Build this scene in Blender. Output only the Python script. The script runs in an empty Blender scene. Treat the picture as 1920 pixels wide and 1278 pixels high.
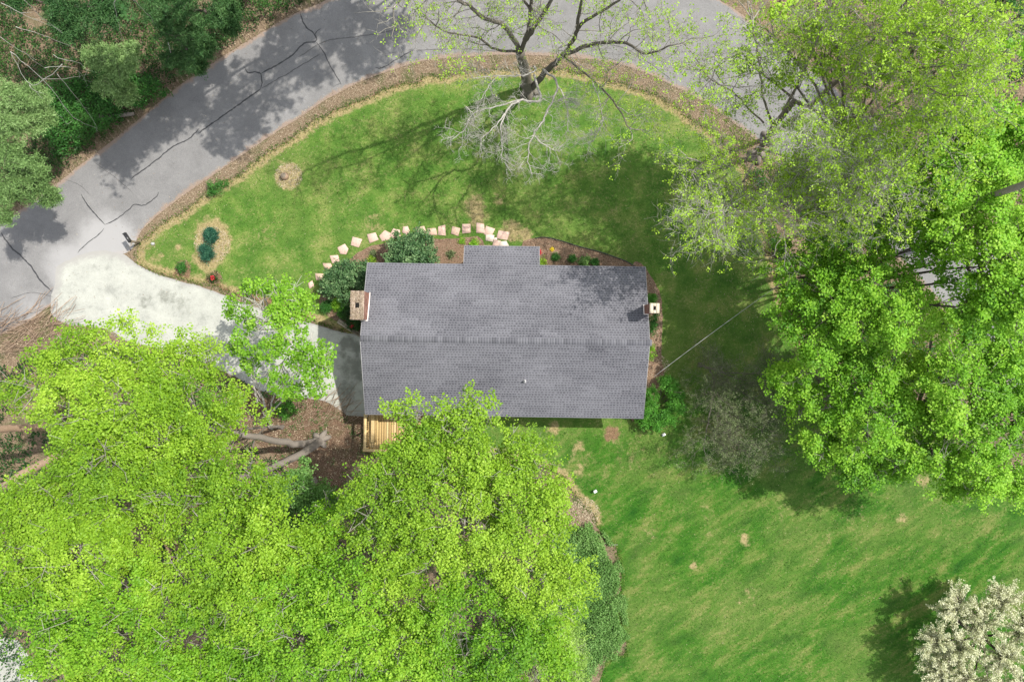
import bpy, math, random
import numpy as np
from mathutils import Vector, geometry, noise as mnoise

# ------------------------------------------------------------------ camera, sky, sun, exposure
SC = bpy.context.scene
CAM_H = 40.6                 # drone height above the ground, metres
F = 1280.0                   # focal length in photo pixels (1920 wide)
cam_d = bpy.data.cameras.new("camera"); cam_d.lens = 24.0; cam_d.sensor_width = 36.0
cam_d.clip_end = 1000.0
cam = bpy.data.objects.new("camera", cam_d); SC.collection.objects.link(cam)
cam.location = (0, 0, CAM_H); cam.rotation_euler = (0, 0, 0)
SC.camera = cam

SUN = Vector((0.607, 0.29, 1.0)).normalized()       # towards the sun
world = bpy.data.worlds.new("World"); SC.world = world; world.use_nodes = True
wn = world.node_tree; wn.nodes.clear()
sky = wn.nodes.new("ShaderNodeTexSky"); sky.sky_type = 'NISHITA'; sky.sun_disc = False
sky.sun_elevation = math.asin(SUN.z); sky.sun_rotation = math.atan2(SUN.x, SUN.y)
bg = wn.nodes.new("ShaderNodeBackground"); bg.inputs[1].default_value = 0.15
wo = wn.nodes.new("ShaderNodeOutputWorld")
hs = wn.nodes.new("ShaderNodeHueSaturation"); hs.inputs['Saturation'].default_value = 0.28   # thin high haze whitens the blue
wn.links.new(sky.outputs[0], hs.inputs['Color']); wn.links.new(hs.outputs[0], bg.inputs[0]); wn.links.new(bg.outputs[0], wo.inputs[0])
sl = bpy.data.lights.new("sun", 'SUN'); sl.energy = 3.1; sl.angle = math.radians(0.55); sl.color = (1.0, 0.955, 0.88)
so = bpy.data.objects.new("sun", sl); SC.collection.objects.link(so)
so.rotation_euler = (-SUN).to_track_quat('-Z', 'Y').to_euler(); so.location = (30, 15, 60)
SC.view_settings.view_transform = 'Standard'; SC.view_settings.look = 'None'
SC.view_settings.exposure = 1.12; SC.view_settings.gamma = 1.0; SC.view_settings.use_curve_mapping = False
SC.cycles.max_bounces = 6; SC.cycles.diffuse_bounces = 4; SC.cycles.transmission_bounces = 4

rng = np.random.default_rng(7)
R = random.Random(11)
COL = SC.collection

# ------------------------------------------------------------------ helpers
def P(px, py, h=0.0):
    """world point at height h that the photograph shows at pixel (px, py)"""
    k = (CAM_H - h) / F
    return Vector(((px - 960) * k, (639 - py) * k, h))
def G(px, py):
    p = P(px, py); return (p.x, p.y)

def tag(o, label=None, cat=None, group=None, kind=None):
    if label: o['label'] = label
    if cat: o['category'] = cat
    if group: o['group'] = group
    if kind: o['kind'] = kind
    return o
def empty(name, loc=(0, 0, 0), rz=0.0):
    o = bpy.data.objects.new(name, None); COL.objects.link(o)
    o.location = loc; o.rotation_euler = (0, 0, rz); o.empty_display_size = 0.3
    return o
def link(name, me, mats, parent=None, kind=None):
    o = bpy.data.objects.new(name, me); COL.objects.link(o)
    if mats is not None:
        for m in (mats if isinstance(mats, (list, tuple)) else [mats]):
            if m and m.name not in [x.name for x in me.materials if x]: me.materials.append(m)
    if parent is not None:
        o.parent = parent
    if kind: o['kind'] = kind
    return o
def mesh_np(name, V, faces_flat, sizes, attrs=None, smooth=False):
    """V Nx3, faces_flat int array, sizes per-face loop counts"""
    me = bpy.data.meshes.new(name)
    n = len(V)
    me.vertices.add(n); me.vertices.foreach_set("co", np.asarray(V, dtype=np.float32).ravel())
    faces_flat = np.asarray(faces_flat, dtype=np.int32).ravel()
    sizes = np.asarray(sizes, dtype=np.int32)
    me.loops.add(len(faces_flat)); me.loops.foreach_set("vertex_index", faces_flat)
    me.polygons.add(len(sizes))
    starts = np.concatenate(([0], np.cumsum(sizes)[:-1])).astype(np.int32)
    me.polygons.foreach_set("loop_start", starts)
    if attrs:
        for k, a in attrs.items():
            at = me.attributes.new(k, 'FLOAT', 'POINT'); at.data.foreach_set("value", np.asarray(a, dtype=np.float32))
    me.update(calc_edges=True)
    if smooth: me.polygons.foreach_set("use_smooth", np.ones(len(sizes), dtype=bool))
    return me

class MB:
    """collects boxes, tubes and polygons into one mesh"""
    def __init__(s): s.v = []; s.f = []; s.t = []
    def add(s, vs, fs, t=0.5):
        b = len(s.v); s.v += [tuple(v) for v in vs]; s.f += [tuple(b + i for i in f) for f in fs]; s.t += [t] * len(vs); return s
    def box(s, x0, x1, y0, y1, z0, z1, t=0.5):
        return s.add([(x0,y0,z0),(x1,y0,z0),(x1,y1,z0),(x0,y1,z0),(x0,y0,z1),(x1,y0,z1),(x1,y1,z1),(x0,y1,z1)],
                     [(0,3,2,1),(4,5,6,7),(0,1,5,4),(1,2,6,5),(2,3,7,6),(3,0,4,7)], t)
    def obox(s, a, b, w, h, t=0.5, up=Vector((0,0,1))):
        """bar from a to b, width w, height h (centred)"""
        a = Vector(a); b = Vector(b); d = (b - a).normalized()
        sd = d.cross(up); sd = sd.normalized() if sd.length > 1e-4 else Vector((1,0,0)); u = sd.cross(d)
        vs = []
        for p in (a, b):
            for (i, j) in ((-1,-1),(1,-1),(1,1),(-1,1)): vs.append(p + sd * (i * w / 2) + u * (j * h / 2))
        return s.add(vs, [(0,1,2,3),(7,6,5,4),(0,4,5,1),(1,5,6,2),(2,6,7,3),(3,7,4,0)], t)
    def prism(s, pts, z0, z1, t=0.5, shrink=0.0):
        n = len(pts); c = (sum(p[0] for p in pts)/n, sum(p[1] for p in pts)/n)
        top = [(c[0] + (p[0]-c[0])*(1-shrink), c[1] + (p[1]-c[1])*(1-shrink), z1) for p in pts]
        return s.add([(p[0], p[1], z0) for p in pts] + top,
                     [tuple(range(n, 2*n)), tuple(reversed(range(n)))] + [(i, (i+1)%n, n+(i+1)%n, n+i) for i in range(n)], t)
    def tube(s, pts, rad, sides=8, t=0.5, cap=True):
        pts = [Vector(p) for p in pts]; n = len(pts)
        if not hasattr(rad, '__len__'): rad = [rad] * n
        rings = []; b = len(s.v); ref = None
        for i, p in enumerate(pts):
            d = (pts[min(i+1, n-1)] - pts[max(i-1, 0)]).normalized()
            if ref is None: ref = d.orthogonal().normalized()
            ref = (ref - d * ref.dot(d)); ref = ref.normalized() if ref.length > 1e-5 else d.orthogonal().normalized()
            u = d.cross(ref)
            for k in range(sides):
                a = 2*math.pi*k/sides
                s.v.append(tuple(p + (ref*math.cos(a) + u*math.sin(a)) * rad[i])); s.t.append(t)
        for i in range(n-1):
            for k in range(sides):
                k2 = (k+1) % sides
                s.f.append((b+i*sides+k, b+i*sides+k2, b+(i+1)*sides+k2, b+(i+1)*sides+k))
        if cap:
            s.f.append(tuple(b + k for k in reversed(range(sides)))); s.f.append(tuple(b + (n-1)*sides + k for k in range(sides)))
        return s
    def mesh(s, name, smooth=False):
        sizes = [len(f) for f in s.f]; flat = [i for f in s.f for i in f]
        return mesh_np(name, np.array(s.v), flat, sizes, {'tint': s.t}, smooth)
    def build(s, name, m, parent=None, kind=None, smooth=False):
        return link(name, s.mesh(name, smooth), m, parent, kind)

def rnd(a, b): return R.uniform(a, b)

# ------------------------------------------------------------------ materials
class NT:
    def __init__(s, name):
        s.m = bpy.data.materials.new(name); s.m.use_nodes = True; s.t = s.m.node_tree; s.t.nodes.clear()
        s.out = s.t.nodes.new("ShaderNodeOutputMaterial")
    def n(s, typ, **kw):
        nd = s.t.nodes.new(typ)
        for k, v in kw.items():
            if k.startswith('i_'):
                key = k[2:]; key = int(key) if key.isdigit() else key
                s.put(nd, key, v)
            else: setattr(nd, k, v)
        return nd
    def put(s, nd, key, v):
        inp = nd.inputs[key]
        if hasattr(v, 'is_output') or isinstance(v, bpy.types.NodeSocket): s.t.links.new(v, inp)
        else:
            if isinstance(v, tuple) and len(v) == 3 and inp.type == 'RGBA': v = v + (1,)
            inp.default_value = v
    def pos(s, rot=0.0, scale=(1, 1, 1)):
        g = s.n("ShaderNodeNewGeometry")
        mp = s.n("ShaderNodeMapping", i_Vector=g.outputs['Position'], i_Rotation=(0, 0, rot))
        return s.n("ShaderNodeMapping", i_Vector=mp.outputs[0], i_Scale=scale).outputs[0]
    def noise(s, scale, vec=None, detail=3.0, rough=0.55):
        return s.n("ShaderNodeTexNoise", i_Vector=vec or s.pos(), i_Scale=scale, i_Detail=detail, i_Roughness=rough).outputs[0]
    def attr(s, name): return s.n("ShaderNodeAttribute", attribute_name=name).outputs['Fac']
    def ramp(s, fac, stops, interp='LINEAR'):
        r = s.n("ShaderNodeValToRGB"); s.put(r, 0, fac); cr = r.color_ramp; cr.interpolation = interp
        while len(cr.elements) < len(stops): cr.elements.new(0.5)
        for e, (p, c) in zip(cr.elements, stops):
            e.position = p; e.color = (c + (1,)) if len(c) == 3 else c
        return r.outputs[0]
    def step(s, fac, a, b):
        return s.n("ShaderNodeMapRange", i_Value=fac, i_1=a, i_2=b, interpolation_type='SMOOTHSTEP').outputs[0]
    def math(s, op, a, b=0.0, clamp=False):
        nd = s.n("ShaderNodeMath", operation=op, use_clamp=clamp); s.put(nd, 0, a); s.put(nd, 1, b); return nd.outputs[0]
    def mix(s, fac, a, b, mode='MIX'):
        nd = s.n("ShaderNodeMix", data_type='RGBA', blend_type=mode)
        s.put(nd, 0, fac); s.put(nd, 6, a); s.put(nd, 7, b); return nd.outputs[2]
    def bump(s, h, strength=0.3, dist=0.02):
        return s.n("ShaderNodeBump", i_Height=h, i_Strength=strength, i_Distance=dist).outputs[0]
    def bsdf(s, col, rough=0.8, spec=0.3, metal=0.0, normal=None):
        b = s.n("ShaderNodeBsdfPrincipled"); s.put(b, 'Base Color', col); s.put(b, 'Roughness', rough)
        b.inputs['Specular IOR Level'].default_value = spec; b.inputs['Metallic'].default_value = metal
        if normal: s.put(b, 'Normal', normal)
        s.t.links.new(b.outputs[0], s.out.inputs[0]); return s.m

def leaf_mat(name, dark, mid, light, trans=0.45, gloss=0.018):
    m = NT(name)
    col = m.ramp(m.attr('tint'), [(0.0, dark), (0.5, mid), (1.0, light)])
    d = m.n("ShaderNodeBsdfDiffuse"); m.put(d, 0, col)
    t = m.n("ShaderNodeBsdfTranslucent")
    tc = m.mix(1.0, col, (1.0, 1.0, 0.55), 'MULTIPLY'); m.put(t, 0, tc)
    mx = m.n("ShaderNodeMixShader"); m.put(mx, 0, trans); m.put(mx, 1, d.outputs[0]); m.put(mx, 2, t.outputs[0])
    g = m.n("ShaderNodeBsdfGlossy", i_Roughness=0.6); m.put(g, 0, (0.9, 0.95, 0.9))
    m2 = m.n("ShaderNodeMixShader"); m.put(m2, 0, gloss); m.put(m2, 1, mx.outputs[0]); m.put(m2, 2, g.outputs[0])
    m.t.links.new(m2.outputs[0], m.out.inputs[0]); return m.m
def simple(name, col, rough=0.7, spec=0.3, metal=0.0, var=0.25, scale=6.0):
    m = NT(name); n = m.noise(scale, detail=4)
    c = m.mix(n, tuple(x*(1-var) for x in col), tuple(min(1, x*(1+var)) for x in col))
    return m.bsdf(c, rough, spec, metal, m.bump(m.noise(scale*8), 0.2, 0.01))
def tinted(name, dark, mid, light, rough=0.85, spec=0.2, scale=30.0):
    m = NT(name)
    c = m.ramp(m.attr('tint'), [(0.0, dark), (0.5, mid), (1.0, light)])
    n = m.noise(scale, detail=4)
    c = m.mix(m.step(n, 0.3, 0.75), m.mix(1.0, c, (0.72, 0.72, 0.72), 'MULTIPLY'), c)
    return m.bsdf(c, rough, spec, 0, m.bump(n, 0.25, 0.01))

def lawn_material():
    m = NT("lawn_grass")
    big = m.noise(0.16, detail=4, rough=0.6)
    med = m.noise(0.75, detail=5, rough=0.65)
    streak = m.noise(1.0, m.pos(rot=math.radians(-33), scale=(0.38, 1.0, 1)), 6, 0.7)
    fine = m.noise(7.0, detail=5, rough=0.75)
    vf = m.noise(26.0, detail=3, rough=0.8)
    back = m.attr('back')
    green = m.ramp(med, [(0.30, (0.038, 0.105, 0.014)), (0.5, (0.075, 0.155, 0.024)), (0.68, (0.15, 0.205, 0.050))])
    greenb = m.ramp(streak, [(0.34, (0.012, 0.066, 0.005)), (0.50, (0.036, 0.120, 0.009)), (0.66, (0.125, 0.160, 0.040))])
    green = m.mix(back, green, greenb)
    yel = m.mix(m.step(big, 0.42, 0.68), green, m.mix(0.45, green, (0.125, 0.165, 0.045)))
    tan = m.ramp(fine, [(0.3, (0.17, 0.135, 0.062)), (0.7, (0.38, 0.31, 0.17))])
    soil = m.ramp(fine, [(0.3, (0.085, 0.050, 0.030)), (0.7, (0.27, 0.175, 0.11))])
    # thin straw mottling through the sward
    mott = m.step(m.math('ADD', m.math('MULTIPLY', fine, 0.6), m.math('ADD', m.math('MULTIPLY', streak, 0.28), m.math('MULTIPLY', med, 0.2))), 0.53, 0.68)
    c = m.mix(m.math('MULTIPLY', mott, m.math('SUBTRACT', 0.45, m.math('MULTIPLY', back, 0.15))), yel, tan)
    dry = m.math('ADD', m.attr('dry'), m.math('MULTIPLY', m.math('SUBTRACT', m.noise(2.6, detail=6, rough=0.7), 0.5), 1.1))
    c = m.mix(m.step(dry, 0.38, 0.72), c, tan)
    so = m.math('ADD', m.attr('soil'), m.math('MULTIPLY', m.math('SUBTRACT', m.noise(4.0, detail=6, rough=0.7), 0.5), 0.9))
    c = m.mix(m.step(so, 0.42, 0.62), c, soil)
    c = m.mix(m.step(vf, 0.25, 0.75), m.mix(1.0, c, (0.55, 0.58, 0.5), 'MULTIPLY'), m.mix(1.0, c, (1.4, 1.38, 1.3), 'MULTIPLY'))
    return m.bsdf(c, 0.9, 0.15, 0, m.bump(m.math('ADD', fine, vf), 0.8, 0.05))
def litter_material(name, dark, mid, light, sc=1.0, greenmix=0.3):
    m = NT(name)
    f1 = m.noise(9 * sc, detail=6, rough=0.8); f2 = m.noise(1.1 * sc, detail=4); f3 = m.noise(30 * sc, detail=2)
    c = m.ramp(f1, [(0.28, dark), (0.5, mid), (0.72, light)])
    gr = m.ramp(f1, [(0.3, (0.022, 0.042, 0.012)), (0.7, (0.075, 0.115, 0.03))])
    c = m.mix(m.math('MULTIPLY', m.step(f2, 0.46, 0.66), greenmix), c, gr)
    c = m.mix(m.step(f3, 0.3, 0.7), m.mix(1.0, c, (0.6, 0.58, 0.55), 'MULTIPLY'), m.mix(1.0, c, (1.25, 1.22, 1.2), 'MULTIPLY'))
    return m.bsdf(c, 0.95, 0.1, 0, m.bump(f1, 0.8, 0.05))
def asphalt_material():
    m = NT("worn_asphalt")
    a = m.noise(0.5, detail=7, rough=0.7); b = m.noise(32, detail=2, rough=0.9); c0 = m.noise(4, detail=6, rough=0.7)
    c = m.ramp(a, [(0.3, (0.140, 0.137, 0.134)), (0.7, (0.197, 0.193, 0.188))])
    c = m.mix(m.step(b, 0.2, 0.8), m.mix(1.0, c, (0.72, 0.72, 0.73), 'MULTIPLY'), m.mix(1.0, c, (1.22, 1.22, 1.22), 'MULTIPLY'))
    c = m.mix(m.math('MULTIPLY', m.step(c0, 0.58, 0.75), 0.25), c, (0.29, 0.28, 0.28))
    edge = m.math('ADD', m.attr('edge'), m.math('MULTIPLY', m.math('SUBTRACT', m.noise(3.0, detail=6, rough=0.7), 0.5), 0.8))
    c = m.mix(m.math('MULTIPLY', m.step(edge, 0.55, 0.85), 0.75), c, (0.24, 0.17, 0.125))
    pale = m.math('ADD', m.attr('pale'), m.math('MULTIPLY', m.math('SUBTRACT', m.noise(1.2, detail=6, rough=0.7), 0.5), 0.6))
    c = m.mix(m.math('MULTIPLY', m.step(pale, 0.3, 0.9), 0.75), c, (0.31, 0.305, 0.30))
    return m.bsdf(c, 0.85, 0.25, 0, m.bump(b, 0.3, 0.01))
def driveway_material():
    m = NT("pale_driveway")
    a = m.noise(0.9, detail=8, rough=0.75); b = m.noise(30, detail=2, rough=0.9); s0 = m.noise(1.9, detail=6, rough=0.75)
    c = m.ramp(a, [(0.34, (0.235, 0.24, 0.215)), (0.46, (0.32, 0.325, 0.29)), (0.68, (0.39, 0.395, 0.35))])
    c = m.mix(m.step(b, 0.2, 0.8), m.mix(1.0, c, (0.82, 0.82, 0.82), 'MULTIPLY'), m.mix(1.0, c, (1.12, 1.12, 1.12), 'MULTIPLY'))
    st = m.math('ADD', m.attr('stain'), m.math('MULTIPLY', m.math('SUBTRACT', s0, 0.5), 1.5))
    c = m.mix(m.math('MULTIPLY', m.step(st, 0.4, 0.9), 0.72), c, (0.115, 0.12, 0.098))
    ed = m.math('ADD', m.attr('edge'), m.math('MULTIPLY', m.math('SUBTRACT', m.noise(3.0, detail=6, rough=0.7), 0.5), 0.9))
    c = m.mix(m.math('MULTIPLY', m.step(ed, 0.5, 0.9), 0.8), c, (0.26, 0.25, 0.235))
    return m.bsdf(c, 0.85, 0.25, 0, m.bump(b, 0.3, 0.01))

M = {}
M['lawn'] = lawn_material()
M['litter'] = litter_material("leaf_litter", (0.070, 0.050, 0.034), (0.175, 0.132, 0.090), (0.35, 0.28, 0.195), 1.0, 0.6)
M['mulch'] = litter_material("bark_mulch", (0.060, 0.038, 0.025), (0.180, 0.120, 0.082), (0.37, 0.275, 0.20), 1.5, 0.05)
M['asphalt'] = asphalt_material()
M['drive'] = driveway_material()
M['tar'] = simple("crack_tar", (0.035, 0.035, 0.037), 0.6, 0.4)
M['thin_crack'] = simple("crack_dirt", (0.085, 0.083, 0.083), 0.9, 0.1)
M['grass'] = leaf_mat("grass_blades", (0.020, 0.080, 0.006), (0.070, 0.160, 0.012), (0.29, 0.28, 0.10), 0.3, 0.01)
M['flake'] = tinted("dead_leaves", (0.09, 0.06, 0.04), (0.26, 0.185, 0.12), (0.52, 0.44, 0.31))
M['bark'] = tinted("grey_bark", (0.10, 0.085, 0.070), (0.22, 0.19, 0.16), (0.40, 0.36, 0.31), scale=22)
M['bark_dark'] = tinted("dark_bark", (0.045, 0.035, 0.028), (0.10, 0.082, 0.066), (0.2, 0.17, 0.14), scale=20)
M['bark_old'] = tinted("lichened_bark", (0.06, 0.052, 0.042), (0.14, 0.125, 0.10), (0.27, 0.25, 0.20), scale=9)
M['bark_tan'] = tinted("tan_bark", (0.16, 0.105, 0.07), (0.33, 0.23, 0.16), (0.50, 0.38, 0.28), scale=16)
M['twig_white'] = tinted("bleached_twigs", (0.20, 0.18, 0.16), (0.42, 0.40, 0.36), (0.58, 0.56, 0.52), scale=20)
M['twig_grey'] = tinted("grey_twigs", (0.13, 0.12, 0.10), (0.28, 0.26, 0.22), (0.46, 0.43, 0.38), scale=20)
M['birch'] = tinted("white_bark", (0.28, 0.25, 0.21), (0.48, 0.45, 0.40), (0.60, 0.58, 0.54), scale=14)
M['lime'] = leaf_mat("lime_leaves", (0.085, 0.20, 0.008), (0.225, 0.395, 0.018), (0.385, 0.555, 0.055))
M['lime_deep'] = leaf_mat("deeper_lime_leaves", (0.06, 0.185, 0.007), (0.180, 0.375, 0.015), (0.35, 0.53, 0.045))
M['lime_pale'] = leaf_mat("pale_lime_leaves", (0.12, 0.22, 0.03), (0.25, 0.41, 0.07), (0.40, 0.53, 0.15))
M['maple'] = leaf_mat("maple_leaves", (0.06, 0.20, 0.007), (0.195, 0.43, 0.018), (0.36, 0.58, 0.055))
M['yellowgreen'] = leaf_mat("young_leaves", (0.18, 0.32, 0.015), (0.33, 0.54, 0.03), (0.46, 0.66, 0.08))
M['birch_leaf'] = leaf_mat("birch_leaves", (0.07, 0.20, 0.008), (0.185, 0.40, 0.018), (0.34, 0.54, 0.06))
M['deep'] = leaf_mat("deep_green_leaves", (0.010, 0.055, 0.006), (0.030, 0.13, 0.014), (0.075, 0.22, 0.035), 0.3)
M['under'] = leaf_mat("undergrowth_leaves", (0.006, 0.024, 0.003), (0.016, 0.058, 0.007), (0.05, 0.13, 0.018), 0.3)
M['ivy'] = leaf_mat("ivy_leaves", (0.035, 0.10, 0.015), (0.095, 0.215, 0.04), (0.21, 0.36, 0.10), 0.3)
M['pine'] = leaf_mat("pine_needles", (0.045, 0.10, 0.025), (0.15, 0.26, 0.075), (0.30, 0.43, 0.17), 0.2)
M['pine_dark'] = leaf_mat("dark_pine_needles", (0.010, 0.042, 0.010), (0.033, 0.10, 0.024), (0.10, 0.20, 0.06), 0.2)
M['rhodo'] = leaf_mat("evergreen_leaves", (0.014, 0.05, 0.014), (0.055, 0.125, 0.04), (0.20, 0.31, 0.13), 0.15, 0.02)
M['juniper'] = leaf_mat("juniper_needles", (0.008, 0.045, 0.028), (0.022, 0.095, 0.055), (0.07, 0.19, 0.10), 0.1)
M['box'] = leaf_mat("bright_shrub_leaves", (0.02, 0.09, 0.007), (0.06, 0.22, 0.015), (0.14, 0.36, 0.045), 0.3)
M['olive'] = leaf_mat("olive_leaves", (0.05, 0.07, 0.025), (0.115, 0.155, 0.058), (0.21, 0.25, 0.12), 0.25)
M['blossom'] = leaf_mat("cream_blossom", (0.16, 0.20, 0.07), (0.47, 0.49, 0.29), (0.68, 0.68, 0.50), 0.3)
M['red'] = leaf_mat("red_petals", (0.25, 0.006, 0.01), (0.55, 0.015, 0.03), (0.7, 0.05, 0.08), 0.2)
M['yellow'] = leaf_mat("yellow_petals", (0.5, 0.35, 0.01), (0.65, 0.5, 0.02), (0.75, 0.6, 0.05), 0.2)
M['shingle'] = tinted("roof_shingles", (0.048, 0.049, 0.058), (0.138, 0.138, 0.154), (0.212, 0.212, 0.232), 0.9, 0.15, 60)
M['fascia'] = simple("white_trim", (0.62, 0.60, 0.57), 0.6)
M['edge_trim'] = simple("grey_roof_edge", (0.27, 0.265, 0.27), 0.6)
M['flash'] = simple("pale_flashing", (0.72, 0.66, 0.62), 0.45, 0.5)
M['siding'] = simple("cream_siding", (0.50, 0.47, 0.40), 0.7)
M['glass'] = simple("window_glass", (0.03, 0.035, 0.04), 0.08, 0.6)
M['door'] = simple("dark_red_door", (0.22, 0.03, 0.025), 0.5)
M['brick'] = tinted("chimney_brick", (0.16, 0.075, 0.055), (0.27, 0.14, 0.105), (0.38, 0.22, 0.17))
M['mortar'] = simple("chimney_mortar", (0.30, 0.26, 0.23), 0.9)
M['cap'] = litter_material("weathered_cap", (0.20, 0.15, 0.12), (0.42, 0.34, 0.28), (0.64, 0.58, 0.50), 5.0, 0.0)
M['cap2'] = simple("cream_cap", (0.50, 0.44, 0.33), 0.85, var=0.3, scale=14)
M['hole_shade'] = simple("hole_shade", (0.012, 0.011, 0.010), 0.9)  # near-black colour standing in for the shade inside holes
M['stone'] = simple("pink_flagstone", (0.49, 0.345, 0.28), 0.9, var=0.25, scale=5)
M['stone_tan'] = simple("tan_flagstone", (0.44, 0.31, 0.235), 0.9, var=0.28, scale=7)
M['stone_pale'] = simple("pale_flagstone", (0.52, 0.44, 0.37), 0.85, var=0.15, scale=5)
M['grey_stone'] = simple("grey_stone", (0.33, 0.33, 0.31), 0.85)
M['wood'] = tinted("new_deck_wood", (0.36, 0.24, 0.10), (0.56, 0.40, 0.18), (0.68, 0.52, 0.28), 0.75)
M['timber'] = tinted("landscape_timber", (0.12, 0.10, 0.07), (0.24, 0.20, 0.15), (0.36, 0.31, 0.24), 0.85)
M['black'] = simple("black_metal", (0.018, 0.018, 0.02), 0.35, 0.5)
M['white'] = simple("white_plastic", (0.75, 0.75, 0.73), 0.5)
M['cable'] = simple("pale_cable", (0.34, 0.34, 0.33), 0.5)
M['concrete'] = simple("porch_concrete", (0.36, 0.35, 0.33), 0.9)

# ------------------------------------------------------------------ outlines (photo pixels on the ground)
def smooth_poly(pts, step=0.35, closed=True):
    """Catmull-Rom through the points, resampled"""
    out = []; n = len(pts)
    rngi = range(n if closed else n - 1)
    for i in rngi:
        g = (lambda k: pts[k % n]) if closed else (lambda k: pts[max(0, min(n-1, k))])
        p0, p1, p2, p3 = g(i-1), g(i), g(i+1), g(i+2)
        L = math.hypot(p2[0]-p1[0], p2[1]-p1[1]); m = max(1, int(L/step))
        for k in range(m):
            t = k/m; t2 = t*t; t3 = t2*t
            out.append(tuple(0.5*((2*p1[c]) + (-p0[c]+p2[c])*t + (2*p0[c]-5*p1[c]+4*p2[c]-p3[c])*t2 + (-p0[c]+3*p1[c]-3*p2[c]+p3[c])*t3) for c in (0, 1)))
    if not closed: out.append(tuple(pts[-1]))
    return out
def rough_poly(pts, amp, freq=1.6):
    out = []
    n = len(pts)
    for i, p in enumerate(pts):
        a = pts[i-1]; b = pts[(i+1) % n]; dx, dy = b[0]-a[0], b[1]-a[1]; l = math.hypot(dx, dy) or 1
        q = Vector((p[0]*freq, p[1]*freq, 3.1))
        d = amp * (mnoise.noise(q) + 0.6*mnoise.noise(q*3.1) + 0.4*mnoise.noise(q*7))
        out.append((p[0] - dy/l*d, p[1] + dx/l*d))
    return out
def inside(pts, X, Y):
    p = np.asarray(pts); x1, y1 = p[:, 0], p[:, 1]; x2, y2 = np.roll(x1, -1), np.roll(y1, -1)
    r = np.zeros(len(X), bool)
    for a, b, c, d in zip(x1, y1, x2, y2):
        if b == d: continue
        r ^= ((b > Y) != (d > Y)) & (X < (c-a)*(Y-b)/(d-b)+a)
    return r
def edge_dist(pts, X, Y):
    p = np.asarray(pts); q = np.roll(p, -1, axis=0); best = np.full(len(X), 1e9)
    for (ax, ay), (bx, by) in zip(p, q):
        dx, dy = bx-ax, by-ay; L = dx*dx+dy*dy or 1e-9
        t = np.clip(((X-ax)*dx+(Y-ay)*dy)/L, 0, 1)
        best = np.minimum(best, np.hypot(X-ax-t*dx, Y-ay-t*dy))
    return best
def sheet(name, outline, z, mat, cell=0.5, attrs=None, parent=None, kind='structure', zfun=None):
    p = np.asarray(outline)
    xs = np.arange(p[:, 0].min()+cell/2, p[:, 0].max(), cell); ys = np.arange(p[:, 1].min()+cell/2, p[:, 1].max(), cell)
    X, Y = np.meshgrid(xs, ys); X = X.ravel(); Y = Y.ravel()
    X = X + rng.uniform(-.1, .1, len(X))*cell; Y = Y + rng.uniform(-.1, .1, len(Y))*cell
    k = inside(outline, X, Y); X = X[k]; Y = Y[k]
    k = edge_dist(p[::2] if len(p) > 400 else p, X, Y) > cell*0.45; X = X[k]; Y = Y[k]
    vs = [Vector(q) for q in outline] + [Vector((a, b)) for a, b in zip(X, Y)]
    n = len(outline)
    r = geometry.delaunay_2d_cdt(vs, [(i, (i+1) % n) for i in range(n)], [], 1, 1e-5)
    V = np.array([(v.x, v.y, z) for v in r[0]]); faces = [f for f in r[2]]
    # orient up
    ff = []
    for f in faces:
        a, b, c = V[f[0]], V[f[1]], V[f[2]]
        ff.append(f if (b[0]-a[0])*(c[1]-a[1])-(b[1]-a[1])*(c[0]-a[0]) > 0 else f[::-1])
    if zfun is not None: V[:, 2] += zfun(V[:, 0], V[:, 1])
    at = {k2: fn(V[:, 0], V[:, 1]) for k2, fn in (attrs or {}).items()}
    me = mesh_np(name, V, [i for f in ff for i in f], [len(f) for f in ff], at)
    return link(name, me, mat, parent, kind)
def spots(lst):
    def f(X, Y):
        w = np.zeros(len(X))
        for (px, py, rp, s) in lst:
            x, y = G(px, py); r = rp/31.5
            w = np.maximum(w, s*np.clip(1.5 - np.hypot(X-x, Y-y)/r, 0, 1))
        return w
    return f

ROAD_IN = [(240,472),(264,434),(300,400),(350,362),(405,325),(460,287),(520,247),(570,215),(620,182),(680,152),(740,130),(800,114),(880,106),(960,103),(1040,106),(1100,111),(1160,121),(1220,141),(1290,175),(1345,207),(1400,250),(1480,310),(1580,385),(1680,480),(1780,590),(1890,730),(1990,880),(2080,1060),(2150,1300),(2160,1600)]
ROAD_OUT = [(2360,1600),(2350,1300),(2270,1000),(2170,800),(2040,640),(1850,450),(1740,320),(1620,210),(1500,110),(1380,20),(1250,-50),(1100,-90),(950,-105),(800,-80),(690,-40),(600,6),(540,32),(480,68),(400,118),(330,166),(270,216),(200,272),(150,310),(105,345),(50,385),(0,415),(-80,455),(-200,500),(-500,590)]
ROAD_LEFT = [(-500,800),(-200,700),(-60,650),(0,628),(45,606),(80,582),(104,560),(112,520),(160,490)]
road_px = ROAD_IN + ROAD_OUT + ROAD_LEFT
road_o = rough_poly(smooth_poly([G(*p) for p in road_px], 0.3), 0.035, 1.8)
DRIVE = [(108,500),(150,478),(190,470),(232,477),(258,496),(300,516),(350,530),(400,545),(440,562),(480,575),(530,590),(580,605),(640,622),(712,640),(720,700),(720,772),(660,779),(640,770),(610,752),(560,745),(520,742),(480,728),(440,705),(380,680),(300,655),(240,640),(205,618),(160,612),(120,606),(98,590),(96,560),(104,530)]
drive_o = rough_poly(smooth_poly([G(*p) for p in DRIVE], 0.2), 0.05, 2.5)
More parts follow.
